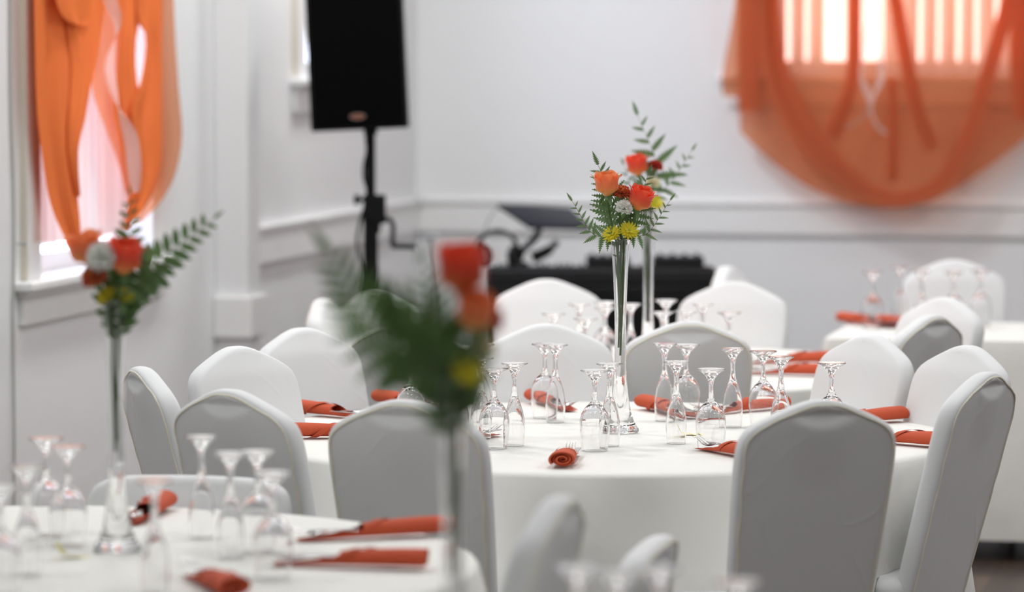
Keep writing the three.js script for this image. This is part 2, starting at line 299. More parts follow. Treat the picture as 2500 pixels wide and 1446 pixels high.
// ------------------------------------------------------------------ tables and tablecloths
const TH = 0.745, R = 0.915;
function roundCloth(s, hem, over) {                                  // over: plan angle of a seat that the cloth lies on
  seed = s; const ph = [rnd(6.3), rnd(6.3), rnd(6.3), rnd(6.3)], rings = [0, 0.3, 0.6, 0.8, 0.885, 0.902, 0.911, 0.917], ny = [0, 0, 0, 0, 0, 0.0015, 0.006, 0.014], nv = rings.length + 16;
  return sheet(168, nv - 1, (u, v) => {
    const k = Math.round(v * (nv - 1)), a = u * 2 * Math.PI; let r, y;
    const dd = Math.max(0, k - rings.length) / 16, w = Math.cos(11 * a + ph[0] + 2.6 * dd) * 0.4 + Math.cos(19 * a + ph[1] - 2.6 * dd) * 0.36 + Math.cos(31 * a + ph[2] + 0.8 * Math.sin(4 * a) + 2.2 * dd) * 0.24;
    if (k < rings.length) { r = rings[k]; y = TH - ny[k]; } else { const d = (k - rings.length + 1) / 16; y = lerp(TH - 0.014, hem, d); const q = over === undefined ? 0 : Math.exp(-((((a - over + 9.4248) % 6.2832 - 3.1416) / 0.28) ** 2)); y = lerp(TH - 0.014, lerp(hem, 0.468, sstep(q, 0.1, 0.6)), d); r = 0.918 + 0.045 * d * (1 - 1.5 * q) + w * 0.12 * d ** 0.85 * (1 - q) * (over === undefined ? 1 : 1 - 0.8 * Math.exp(-((((a - over + 9.4248) % 6.2832 - 3.1416) / 0.6) ** 2))) + 0.006 * Math.cos(34 * a + ph[3] + 5 * d) * sstep(d, 0.02, 0.4); }
    return [r * Math.sin(a), y, r * Math.cos(a), u * 6, r - y];
  }, true);
}
function tableUnder(label, p, turn = 0) {
  const t = thing('round_table', label, 'table', p, turn, 'round banquet tables under cloths');
  part('tabletop', new THREE.CylinderGeometry(0.9, 0.9, 0.028, 64).translate(0, TH - 0.02, 0), M.wood, t);
  for (const [x, z] of [[0.5, 0.35], [0.5, -0.35], [-0.5, 0.35], [-0.5, -0.35]]) part('leg', tube([V(x, TH - 0.034, z), V(x, 0.4, z), V(x, 0.003, z)], 0.015, 10, 4), M.greyMetal, t);
  return t;
}
const tableSpots = [[c1, 3, 'middle', 'white cloth on the middle round table with the sharp vase'], [c2, 11, 'far', 'white cloth on the far round table in front of the keyboard desk'], [[-0.98, 7.41], 23, 'near left', 'white cloth on the blurred near table at the lower left'], [[0.08, 5.55], 31, 'nearest', 'white cloth on the nearest table under the large blurred flowers']];
let tProto;
for (const [[X, Z], s, w, lab] of tableSpots) {
  const p = L(X, Z), l2 = `round table under the ${lab.slice(6)}`.replace('cloth on', 'cloth of');
  if (tProto) dup(tProto, l2, p, 0.4); else tProto = tableUnder(l2, p, 0.4);
  const m = part('tablecloth', roundCloth(s, 0.14, s === 3 ? ((turnOf(0.905, -0.605) - s) % 6.2832 + 12.5664) % 6.2832 : undefined), M.cloth); m.position.copy(p); m.rotation.y = s; tag(m, lab, 'tablecloth', 'white round tablecloths');
}
{ // long table at the far right: aligned with the room
  const p = L(1.062, 13.058), Lx = 1.8, Lz = 0.85, t = thing('rectangular_table', 'long folding table hidden under the straight white cloth by the back wall', 'table', p);
  part('tabletop', rbox(0.02, Lx - 0.02, TH - 0.034, TH - 0.004, -Lz + 0.02, -0.02), M.wood, t);
  for (const [x, z] of [[0.2, -0.12], [Lx - 0.2, -0.12], [0.2, -Lz + 0.12], [Lx - 0.2, -Lz + 0.12]]) part('leg', tube([V(x, TH - 0.034, z), V(x, 0.4, z), V(x, 0.003, z)], 0.014, 10, 4), M.greyMetal, t);
  const per = []; const rr = 0.03;
  for (const [cx, cz, a0] of [[Lx - rr, -Lz + rr, -1], [Lx - rr, -rr, 0], [rr, -rr, 1], [rr, -Lz + rr, 2]]) for (let k = 0; k <= 6; k++) { const a = (a0 + k / 6) * Math.PI / 2; per.push([cx + rr * Math.cos(a), cz + rr * Math.sin(a), Math.cos(a), Math.sin(a)]); }
  const dense = []; for (let i = 0; i < per.length; i++) { const a = per[i], b = per[(i + 1) % per.length], n = Math.max(1, Math.round(Math.hypot(b[0] - a[0], b[1] - a[1]) / 0.03)); for (let k = 0; k < n; k++) dense.push(a.map((q, j) => lerp(q, b[j], k / n))); }
  const n = dense.length, cxm = Lx / 2, czm = -Lz / 2;
  const g = sheet(n, 22, (u, v) => {
    const i = Math.round(u * n) % n, k = Math.round(v * 22), [x, z, nx, nz] = dense[i]; let f, y, o = 0;
    if (k <= 5) { f = [0, 0.5, 0.9, 0.985, 0.995, 1][k]; y = TH - [0, 0, 0, 0, 0.001, 0.004][k]; } else { f = 1; const d = (k - 5) / 17; y = lerp(TH - 0.004, 0.07, d); o = 0.006 + 0.02 * d + 0.022 * Math.cos(i * 0.27 + Math.sin(i * 0.05) * 3) * sstep(d, 0.03, 0.9); }
    return [lerp(cxm, x, f) + nx * o, y, lerp(czm, z, f) + nz * o, u * 5, y + f];
  }, true);
  const m = part('tablecloth', g, M.cloth); m.position.copy(p); tag(m, 'straight white cloth hanging on the long far table at the right', 'tablecloth');
}

// ------------------------------------------------------------------ glassware: wine glasses and flutes standing on their rims
const wineP = [[0, 0.113], [0.006, 0.1128], [0.012, 0.111], [0.0215, 0.103], [0.0315, 0.09], [0.0362, 0.073], [0.036, 0.05], [0.0335, 0.02], [0.0306, 0.001], [0.0314, 0], [0.0322, 0.001], [0.0349, 0.02], [0.0374, 0.05], [0.0376, 0.073], [0.0332, 0.0915], [0.0235, 0.107], [0.0145, 0.1155], [0.0088, 0.122], [0.0064, 0.132], [0.0056, 0.145], [0.0058, 0.158], [0.0075, 0.169], [0.0115, 0.1775], [0.019, 0.1865], [0.0275, 0.1925], [0.0345, 0.1958], [0.0362, 0.1972], [0.0358, 0.1986], [0.034, 0.199], [0.02, 0.1978], [0, 0.1972]];
const fluteP = [[0, 0.1225], [0.004, 0.1218], [0.0075, 0.117], [0.0135, 0.104], [0.0202, 0.085], [0.0246, 0.06], [0.025, 0.045], [0.0244, 0.025], [0.0225, 0.001], [0.0232, 0], [0.024, 0.001], [0.0257, 0.025], [0.0264, 0.045], [0.026, 0.06], [0.0217, 0.0855], [0.0155, 0.1055], [0.0108, 0.119], [0.0086, 0.128], [0.0068, 0.14], [0.0061, 0.152], [0.0063, 0.166], [0.0078, 0.177], [0.0112, 0.1855], [0.0182, 0.1945], [0.0262, 0.2005], [0.0322, 0.2033], [0.0334, 0.2046], [0.033, 0.2058], [0.0315, 0.2062], [0.018, 0.205], [0, 0.2045]];
const glassProto = {};
function glassware(type, X, Z, label, group) {
  if (glassProto[type]) { const o = dup(glassProto[type], label, L(X, Z, TH + 0.0015), rnd(6)); o.userData.group = group; return; }
  const prof = type === 'w' ? wineP : fluteP, [bowl, stem, foot] = latheParts(prof, 40, [[0, 17], [17, 21], [21, 30]]);
  const o = glassProto[type] = thing(type === 'w' ? 'wine_glass' : 'champagne_flute', label, 'glass', L(X, Z, TH + 0.0015), 0, group);
  part('bowl', bowl, M.glass, o); part('stem', stem, M.glass, o); part('foot', foot, M.glass, o);
}
const ORD = ['first', 'second', 'third', 'fourth', 'fifth', 'sixth', 'seventh', 'eighth', 'ninth', 'tenth', 'eleventh'];
function glasses(list, where, group) {
  for (const type of ['w', 'f']) {
    const mine = list.filter((g) => g[0] === type).sort((a, b) => a[1] / a[2] - b[1] / b[2]);
    mine.forEach(([, X, Z], i) => glassware(type, X, Z, `upturned ${type === 'w' ? 'wine glass' : 'champagne flute'} on the ${where}, ${mine.length > 1 ? ORD[i] + ' of its kind from the left' : 'the only one of its kind'}`, group));
  }
}
glasses([['w', 0.204, 9.421], ['f', 0.243, 9.53], ['f', 0.412, 9.591], ['w', 0.492, 9.457], ['f', 0.577, 10.002], ['f', 0.405, 10.166], ['w', 0.465, 10.225], ['w', 0.657, 10.01], ['f', 0.685, 9.742], ['w', 0.805, 9.638], ['w', 0.088, 10.25], ['f', 0.115, 10.13], ['w', -0.263, 9.944], ['f', -0.18, 10.07], ['w', -0.145, 9.589], ['f', -0.08, 10.15], ['f', -0.079, 9.704], ['w', -0.044, 9.469], ['f', 0.006, 9.542]], 'middle table', 'upturned glasses on the middle round table');
glasses([['w', 0.123, 11.397], ['f', 0.205, 11.717], ['w', 0.215, 11.2], ['w', 0.289, 11.921], ['f', 0.28, 11.554], ['f', 0.363, 11.717], ['w', 0.482, 11.997], ['f', 0.447, 11.362], ['w', 0.523, 11.501], ['f', 0.583, 11.717], ['w', 0.649, 11.449]], 'far round table', 'upturned glasses on the far round table');
glasses([['w', 1.268, 13.482], ['f', 1.382, 13.653], ['f', 1.434, 13.434], ['w', 1.553, 13.482], ['w', 1.661, 13.58]], 'long far table', 'upturned glasses on the long far table');
glasses([['w', -0.93, 6.93], ['f', -0.916, 7.207], ['w', -0.95, 7.793], ['w', -0.888, 7.634], ['f', -0.63, 7.753], ['f', -0.549, 7.444], ['w', -0.502, 7.534], ['w', -0.449, 7.159], ['f', -0.653, 6.97]], 'near left table', 'upturned glasses on the near left table');
glasses([['w', 0.101, 5.864], ['w', 0.161, 5.8], ['f', 0.224, 5.795], ['w', 0.337, 5.707]], 'nearest table', 'upturned glasses on the nearest table');

// ------------------------------------------------------------------ napkin rolls with a fork and a knife
const rollGeom = (() => {                                            // +x from the rolled end to the open end that cradles the cutlery
  const turns = 3.6, nu = 96, th = 0.17;
  const mk = (o0, o1 = o0, nv = 18) => sheet(nu, nv, (u, w) => { const off = lerp(o0, o1, w), v = o0 === o1 ? w : 0;
    const a = u * turns * 2 * Math.PI, q = lerp(0.14, 1, u), outer = u > 1 - 1 / turns, low = 0.5 - 0.5 * Math.sin(a), xe = outer ? lerp(0.165, 0.3, sstep(low, 0.25, 0.8)) : 0.17 - 0.03 * (1 - u);
    const x = xe * v, tp = lerp(1, 0.62, sstep(x, 0.02, 0.3)), flat = lerp(1, 0.55, sstep(x, 0.15, 0.3)), r = q + off;
    return [x + 0.006 * Math.sin(a * 0.5) * (1 - v), 0.0212 + (0.0205 * r * Math.sin(a)) * tp * flat - 0.0205 * (1 - tp * flat), 0.034 * r * Math.cos(a) * tp * (1 + 0.25 * sstep(x, 0.2, 0.3)), u * 0.8, x * 4];
  });
  return mergeGeometries([mk(0), mk(-th), mk(0, -th, 1)]);
})();
const flapGeom = sheet(26, 3, (u, v) => { const a = lerp(-1.1, 3.6, u), x = lerp(0.05, 0.17, u) + v * 0.022, tp = lerp(1, 0.62, sstep(x, 0.02, 0.3)); return [x, 0.0212 + 0.0218 * Math.sin(a) * tp - 0.0205 * (1 - tp) + 0.0006, 0.0352 * Math.cos(a) * tp, u, v]; });
function forkShapes() {
  const y = (x) => 0.016 + 0.005 * sstep(x, 0.17, 0.22) - 0.008 * sstep(x, 0.22, 0.262) + 0.016 * sstep(x, 0.262, 0.33);
  const handle = sheet(10, 16, (u, v) => { const a = u * 2 * Math.PI, x = lerp(0.03, 0.225, v), w = lerp(0.007, 0.0032, sstep(x, 0.05, 0.2)); return [x, y(x) + 0.0016 * Math.sin(a), w * Math.cos(a)]; }, true);
  const head = mergeGeometries([0.0008, -0.0008].map((o) => sheet(8, 8, (u, v) => { const x = lerp(0.222, 0.272, v), w = 0.0035 + 0.0085 * sstep(v, 0, 0.7), s = 2 * u - 1; return [x, y(x) + o + 0.003 * s * s * sstep(v, 0.2, 1), w * s]; })));
  const tines = [-1, -1 / 3, 1 / 3, 1].map((s) => sheet(6, 8, (u, v) => { const a = u * 2 * Math.PI, x = lerp(0.268, 0.322, v), w = lerp(0.0019, 0.0009, v); return [x, y(x) + w * 0.7 * Math.sin(a) + 0.0025 * s * s, 0.0105 * s + w * Math.cos(a)]; }, true));
  return { handle, head, tines };
}
const forkS = forkShapes();
const knifeHandle = rbox(0.03, 0.17, 0.0135, 0.0195, 0.013, 0.023, 0.0028), knifeBlade = (() => { const s = new THREE.Shape(); s.moveTo(0.165, 0.0); s.lineTo(0.285, -0.001); s.quadraticCurveTo(0.302, 0.004, 0.29, 0.012); s.lineTo(0.165, 0.009); const g = new THREE.ExtrudeGeometry(s, { depth: 0.0012, bevelEnabled: true, bevelSize: 0.0004, bevelThickness: 0.0004, bevelSegments: 1 }); g.rotateX(Math.PI / 2); g.translate(0, 0.0185, 0.014); return g; })();
let napProto, forkProto, knifeProto;
// (X, Z) plan position of the rolled end, (X2, Z2) a point the open end aims at
function napkin(X, Z, X2, Z2, where, group, y = TH) {
  const d = Math.hypot(X2 - X, Z2 - Z), turn = turnOf((X2 - X) / d, (Z2 - Z) / d) - Math.PI / 2, p = L(X, Z, y + 0.0015), lab = `rolled rust red napkin ${where}`;
  if (!napProto) {
    napProto = thing('napkin_roll', lab, 'napkin', p, turn, group); part('roll', rollGeom, M.napkin, napProto); part('flap', flapGeom, M.napkin, napProto);
    forkProto = thing('fork', '', 'fork', p, turn, group); part('handle', forkS.handle, M.steel, forkProto); part('head', forkS.head, M.steel, forkProto); for (const g of forkS.tines) part('tine', g, M.steel, forkProto);
    knifeProto = thing('table_knife', '', 'knife', p, turn, group); part('handle', knifeHandle, M.steel, knifeProto); part('blade', knifeBlade, M.steel, knifeProto);
  } else { dup(napProto, lab, p, turn).userData.group = group; dup(forkProto, '', p, turn); dup(knifeProto, '', p, turn); }
  const last = scene.children.slice(-2);
  for (const o of last) { const f = o.name.startsWith('fork'); o.userData.label = `${f ? 'fork' : 'knife'} in the napkin ${where}`; o.userData.group = f ? 'forks in the napkin rolls' : 'knives in the napkin rolls'; }
}
const N1 = 'napkin rolls on the middle round table';
napkin(0.119, 9.02, 0.158, 9.5, 'showing its spiral end at the front of the middle table', N1);
napkin(0.61, 9.18, 0.44, 9.49, 'half hidden behind the big chair back on the middle table', N1);
napkin(-0.2, 9.52, -0.07, 9.72, 'peeping out behind the dark chair by the blurred stem', N1);
napkin(-0.57, 9.71, -0.25, 9.74, 'lower of two between the dark chair backs', N1);
napkin(-0.6, 10.37, -0.3, 10.12, 'upper of two between the dark chair backs', N1);
napkin(-0.37, 10.66, -0.2, 10.46, 'showing over the crown of the dark chair at the left', N1);
napkin(0.06, 10.69, 0.17, 10.38, 'under the pair of glasses left of the sharp vase', N1);
napkin(0.36, 10.5, 0.5, 10.24, 'between upturned glasses right of the sharp vase', N1);
napkin(0.74, 10.5, 0.56, 10.36, 'lying behind two wine glasses right of the vase', N1);
napkin(1.03, 10.16, 0.83, 10.02, 'ending beside the crown of the big chair back', N1);
napkin(1.09, 9.46, 0.9, 9.64, 'between the big chair back and the profile chair', N1);
napkin(1.03, 12.0, 0.7, 11.95, 'farther of two on the far round table', 'napkin rolls on the far round table');
napkin(0.99, 11.51, 0.67, 11.62, 'closer of two on the far round table', 'napkin rolls on the far round table');
napkin(1.183, 13.74, 1.4, 13.42, 'at the corner of the long far table', 'napkin rolls on the long far table');
napkin(1.306, 13.6, 1.5, 13.4, 'behind the flute on the long far table', 'napkin rolls on the long far table');
napkin(-0.15, 7.79, -0.5, 7.66, 'upper of two at the right of the near left table', 'napkin rolls on the near left table');
napkin(-0.165, 7.28, -0.52, 7.35, 'lower of two at the right of the near left table', 'napkin rolls on the near left table');
napkin(-0.5, 6.9, -0.6, 7.17, 'cut by the bottom edge of the view', 'napkin rolls on the near left table');
napkin(-0.755, 8.24, -0.795, 7.9, 'behind the vase foot on the near left table', 'napkin rolls on the near left table');
for (const [X, Z, t, lab] of [[0.452, 9.8, 0.3, 'small curled yellow paper slip between two glasses on the middle table'], [-0.861, 7.45, 1.9, 'small curled yellow paper slip beside the vase foot on the near left table']]) {
  const g = sheet(16, 3, (u, v) => { const x = (u - 0.5) * 0.07; return [x, 0.002 + 0.03 * sstep(-u, -0.35, 0) + 0.003 * Math.sin(u * 5), (v - 0.5) * 0.026 * (1 + 0.5 * u)]; });
  const m = part('paper_slip', g, M.paper); m.position.copy(L(X, Z, TH + 0.001)); m.rotation.y = YAW + t * 0.3; tag(m, lab, 'paper', 'yellow paper slips on the tables');
}

// ------------------------------------------------------------------ bud vases and flowers
const vaseP = [[0, 0], [0.03, 0], [0.046, 0.0015], [0.0485, 0.005], [0.0475, 0.0095], [0.042, 0.018], [0.035, 0.031], [0.0285, 0.05], [0.0238, 0.075], [0.0205, 0.1], [0.0172, 0.14], [0.0152, 0.18], [0.0146, 0.23], [0.015, 0.29], [0.0165, 0.35], [0.019, 0.41], [0.0222, 0.455], [0.0256, 0.485], [0.0278, 0.498], [0.0276, 0.5], [0.026, 0.4995], [0.0236, 0.484], [0.0202, 0.455], [0.017, 0.41], [0.0145, 0.35], [0.013, 0.29], [0.0124, 0.23], [0.0126, 0.18], [0.0128, 0.13], [0.0105, 0.085], [0.005, 0.064], [0, 0.062]];
const [vaseFoot, vaseBody] = latheParts(vaseP, 48, [[0, 7], [7, 31]]);
let vaseProto;
function vase(X, Z, label) {
  const p = L(X, Z, TH + 0.0015), t = YAW;
  if (vaseProto) return dup(vaseProto, label, p, t);
  vaseProto = thing('bud_vase', label, 'vase', p, t, 'tall glass bud vases'); part('body', vaseBody, M.glass, vaseProto); part('foot', vaseFoot, M.glass, vaseProto); return vaseProto;
}
function coloured(g, fn) { const p = g.attributes.position, u = g.attributes.uv, c = new Float32Array(p.count * 3); for (let i = 0; i < p.count; i++) c.set(fn(u.getX(i), u.getY(i)), i * 3); g.setAttribute('color', new THREE.BufferAttribute(c, 3)); return g; }
const mixc = (a, b, t) => a.map((q, i) => lerp(q, b[i], t));
const curve1 = (pts) => (t) => { for (let i = 1; i < pts.length; i++) if (t <= pts[i][0]) { const k = (t - pts[i - 1][0]) / (pts[i][0] - pts[i - 1][0]); return lerp(pts[i - 1][1], pts[i][1], k * k * (3 - 2 * k)); } return pts[pts.length - 1][1]; };
const petalCache = {};
const ROSE = { orange: [[0.96, 0.52, 0.09], [0.97, 0.33, 0.11]], red: [[0.95, 0.4, 0.06], [0.92, 0.11, 0.035]] };
function rosePetals(kind) {
  return petalCache[kind] ??= [[[0, 0.2], [0.4, 0.62], [0.75, 0.55], [1, 0.34]], [[0, 0.3], [0.35, 0.88], [0.7, 0.84], [1, 0.62]], [[0, 0.32], [0.32, 1], [0.7, 0.98], [0.9, 0.98], [1, 1.12]], [[0, 0.3], [0.3, 1.04], [0.62, 1.04], [0.85, 1.16], [1, 1.42]]].map((rp, k) => {
    const r = curve1(rp), span = [1.3, 1.15, 1.15, 0.95][k], h = [1.9, 2.05, 2.1, 1.95][k];
    return coloured(sheet(14, 14, (u, v) => { const s = 2 * u - 1, a = s * span * (0.55 + 0.45 * Math.sin(Math.PI * clamp(v * 0.85 + 0.1, 0, 1))), y = h * v * (1 - 0.13 * s * s * v) + 0.06 * (1 - Math.abs(s)) * v, q = r(v) * (1 + 0.03 * Math.sin(s * 5 + k) * v) - 0.1 * s * s * v * (k === 3 ? 1 : 0); return [q * Math.sin(a), y, q * Math.cos(a)]; }), (u, v) => mixc(ROSE[kind][0], ROSE[kind][1], sstep(v, 0.0, 0.62)));
  });
}
const CARN = { red: [[0.9, 0.55, 0.16], [0.62, 0.025, 0.03]], crimson: [[0.8, 0.12, 0.04], [0.55, 0.03, 0.02]], white: [[0.9, 0.92, 0.86], [0.95, 0.95, 0.94]], cream: [[0.9, 0.86, 0.62], [0.95, 0.92, 0.78]] };
function carnPetal(kind, k) {
  return petalCache[kind + k] ??= coloured(sheet(16, 8, (u, v) => { const s = 2 * u - 1, len = 0.0235 * v, a = s * 0.8, zig = v > 0.95 ? 0.0016 * Math.sin(s * 19 + k) : 0, l = len + zig; return [l * Math.sin(a), l * Math.cos(a) * 0.86 + 0.003, (0.0035 * v * v * Math.sin(s * 7 + k * 2.1) + 0.006 * v * v)]; }), (u, v) => mixc(CARN[kind][0], CARN[kind][1], sstep(v + 0.2 * Math.sin(u * 21 + k), 0.6, 1.05)));
}
const mumPetal = sheet(4, 6, (u, v) => { const s = 2 * u - 1, w = 0.0032 * Math.sin(Math.PI * clamp(0.12 + v * 0.84, 0, 1)) ** 0.6; return [s * w, 0.023 * v + 0.003, 0.0016 * s * s + 0.003 * Math.sin(v * 2.4)]; });
const pinnae = [0, 1, 2].map((k) => {                                // serrated blade along +x, length 1
  const n = 9, P = [], I = [];
  for (let i = 0; i <= n * 2; i++) { const t = i / (n * 2), w = 0.25 * Math.sin(Math.PI * clamp(t * 0.86 + 0.14, 0, 1)) ** 0.8 * (i % 2 ? 1 : 0.33) * (1 - 0.55 * t), dx = i % 2 ? 0.03 : 0, dr = -0.12 * t * t * (k - 0.4), b = P.length / 3; P.push(t, dr, 0, Math.min(1, t + dx), dr + w * 0.3, w, Math.min(1, t + dx), dr + w * 0.3, -w); if (i) I.push(b - 3, b - 2, b + 1, b - 3, b + 1, b, b - 3, b, b + 2, b - 3, b + 2, b - 1); }
  const g = new THREE.BufferGeometry(); g.setAttribute('position', new THREE.Float32BufferAttribute(P, 3)); g.setIndex(I); g.computeVertexNormals(); return g;
});
const leafGeom = sheet(6, 10, (u, v) => { const s = 2 * u - 1, w = 0.23 * Math.sin(Math.PI * clamp(v * 0.97 + 0.02, 0, 1)) ** 0.75 * (1 - 0.25 * v); return [v, 0.12 * Math.abs(s) * w * 2 - 0.12 * v * v, s * w]; });
const Q = (dir, up = V(0, 1, 0)) => new THREE.Quaternion().setFromUnitVectors(up, dir.clone().normalize());
// The flower's group stands at the vase's foot, its own x, y, z run to the side, up and towards the viewer.
function flowerBase(name, label, cat, vs, group) { return thing(name, label, cat, vs.p, YAW, group); }
function stemTo(o, vs, head, dir, low, r0 = 0.0028, mat = M.stem, spot = rnd(6.3)) {
  const a = 0.0065, b = V(a * Math.cos(spot), low, a * Math.sin(spot)), rim = V(0.011 * Math.sign(head.x || 1) * Math.min(1, Math.abs(head.x) * 40), 0.49, 0.008 * Math.sin(spot)), e = head.clone().addScaledVector(dir, -0.035);
  part('stem', tube([b, V(lerp(b.x, rim.x, 0.45), lerp(low, 0.49, 0.5), b.z * 0.6), rim, e, head], r0, 7, 26), mat, o);
}
function put(o, name, geom, mat, m) { const q = part(name, geom, mat, o); m.decompose(q.position, q.quaternion, q.scale); return q; }
const MX = (p, q, s = 1) => new THREE.Matrix4().compose(p, q, V(s, s, s));
function rose(vs, kind, dx, dy, dz, tilt, size, label, low = 0.2) {
  const head = V(dx, 0.5 + dy, dz), dir = V(...tilt).normalize(), o = flowerBase('rose', label, 'rose', vs, 'roses in the vases'), base = MX(head, Q(dir)), P = rosePetals(kind);
  stemTo(o, vs, head, dir, low);
  const set = [[0, 0], [0, 2.1], [0, 4.2], [1, 0.7], [1, 2.2], [1, 3.8], [1, 5.2], [2, 0.2], [2, 1.5], [2, 2.75], [2, 4.0], [2, 5.3], [3, 1.0], [3, 3.3], [3, 5.0]];
  set.forEach(([k, a], i) => put(o, 'petal', P[k], M.petal, base.clone().multiply(MX(V(0, 0, 0), new THREE.Quaternion().setFromEuler(new THREE.Euler(0.02 * Math.sin(i * 3), a + 0.15 * Math.sin(i * 7), 0)), size))));
  const cal = new THREE.LatheGeometry([[0.0025, -0.012], [0.006, -0.008], [0.0085, -0.002], [0.0095, 0.003]].map((q) => new THREE.Vector2(...q)), 14); put(o, 'calyx', cal, M.calyx, base);
  for (let k = 0; k < 5; k++) put(o, 'sepal', leafGeom, M.calyx, base.clone().multiply(MX(V(0, 0, 0), new THREE.Quaternion().setFromEuler(new THREE.Euler(0, k * 1.257, 0)))).multiply(MX(V(0.008, 0, 0), new THREE.Quaternion().setFromEuler(new THREE.Euler(0, 0, k % 2 ? 1.15 : -0.9)), 0.028)));
  return o;
}
function carnation(vs, kind, dx, dy, dz, tilt, size, label, low = 0.22) {
  const head = V(dx, 0.5 + dy, dz), dir = V(...tilt).normalize(), o = flowerBase('carnation', label, 'carnation', vs, 'carnations in the vases'), base = MX(head, Q(dir), size);
  stemTo(o, vs, head.clone().addScaledVector(dir, -0.022), dir, low, 0.002);
  const cal = new THREE.LatheGeometry([[0.0022, -0.028], [0.0058, -0.024], [0.0075, -0.012], [0.0085, 0], [0.0105, 0.006]].map((q) => new THREE.Vector2(...q)), 14); put(o, 'calyx', cal, M.calyx, base);
  for (let ring = 0; ring < 4; ring++) { const n = [5, 7, 8, 8][ring], lean = [0.12, 0.42, 0.75, 1.12][ring]; for (let k = 0; k < n; k++) put(o, 'petal', carnPetal(kind, (k + ring) % 3), M.petal, base.clone().multiply(MX(V(0, -0.002, 0), new THREE.Quaternion().setFromEuler(new THREE.Euler(lean + rnd(-0.08, 0.08), k / n * 6.283 + ring * 0.4, 0, 'YXZ')), 1.05 - 0.05 * ring))); }
  return o;
}
function mum(vs, dx, dy, dz, tilt, size, label, low = 0.33) {
  const head = V(dx, 0.5 + dy, dz), dir = V(...tilt).normalize(), o = flowerBase('chrysanthemum', label, 'chrysanthemum', vs, 'yellow chrysanthemums in the vases'), base = MX(head, Q(dir), size);
  stemTo(o, vs, head, dir, low, 0.0018);
  const eye = new THREE.SphereGeometry(0.0062, 14, 8); eye.scale(1, 0.55, 1); put(o, 'eye', eye, M.mumEye, base);
  for (let ring = 0; ring < 3; ring++) { const n = [13, 16, 17][ring], lean = [0.75, 1.15, 1.5][ring]; for (let k = 0; k < n; k++) put(o, 'petal', mumPetal, M.yellow, base.clone().multiply(MX(V(0, 0, 0), new THREE.Quaternion().setFromEuler(new THREE.Euler(lean + rnd(-0.09, 0.09), k / n * 6.283 + ring * 0.2, 0, 'YXZ')), [0.8, 0.95, 1.03][ring] * rnd(0.92, 1.05)))); }
  return o;
}
// A fern frond from the vase's mouth to its tip; leafy: broad smooth leaflets in place of serrated ones.
function frond(vs, tip, bulge, pairs, long, label, from = 0.35, facing = [0, 0, 1], leafy = false, dense = 1.25) {
  const o = flowerBase('fern_frond', label, 'fern', vs, 'fern fronds in the vases'), a = V(0, 0.44, 0), e = V(tip[0], 0.5 + tip[1], tip[2]), m = a.clone().lerp(e, 0.5).add(V(...bulge)), pts = [V(0.004 * Math.sign(tip[0]), 0.3, 0), V(0.006 * Math.sign(tip[0]), 0.44, 0), V(tip[0] * 0.12, 0.5 + Math.max(0.004, tip[1] * 0.16), tip[2] * 0.12), m, e];
  part('stem', tube(pts, (t) => 0.0014 - 0.0009 * t, 6, 30), M.stemDark, o);
  const c = new THREE.CatmullRomCurve3(pts), F = V(...facing).normalize();
  pairs = Math.round(pairs * (leafy ? 1.3 : dense)); for (let i = 0; i < pairs; i++) for (const s of [1, -1]) {
    const t = lerp(from, 0.985, (i + (s > 0 ? 0 : 0.35)) / pairs), p = c.getPointAt(Math.min(1, t)), T = c.getTangentAt(Math.min(1, t)), S = V().crossVectors(F, T).normalize().multiplyScalar(s), k = (t - from) / (1 - from), len = long * (1.05 - 0.8 * k) * (0.6 + 0.4 * sstep(k, 0, 0.22)) * rnd(0.9, 1.1) * (leafy ? 1.3 : 1);
    const X = S.clone().multiplyScalar(0.92).addScaledVector(T, 0.32 + 0.4 * k).addScaledVector(F, rnd(-0.18, 0.18)).normalize(), Z = V().crossVectors(X, F).normalize(), Y = V().crossVectors(Z, X);
    const q = part('leaflet', leafy ? leafGeom : pinnae[(i + (s > 0 ? 1 : 0)) % 3], M.fern, o); q.quaternion.setFromRotationMatrix(new THREE.Matrix4().makeBasis(X, Y, Z)); q.position.copy(p); q.scale.setScalar(Math.max(0.012, len));
  }
  const q = part('leaflet', pinnae[0], M.fern, o), T = c.getTangentAt(1), Z = V().crossVectors(T, F).normalize(); q.quaternion.setFromRotationMatrix(new THREE.Matrix4().makeBasis(T, V().crossVectors(Z, T), Z)); q.position.copy(e); q.scale.setScalar(long * 0.45);
  return o;
}
seed = 99;
const vsAt = (X, Z) => ({ p: L(X, Z, TH + 0.0015) });
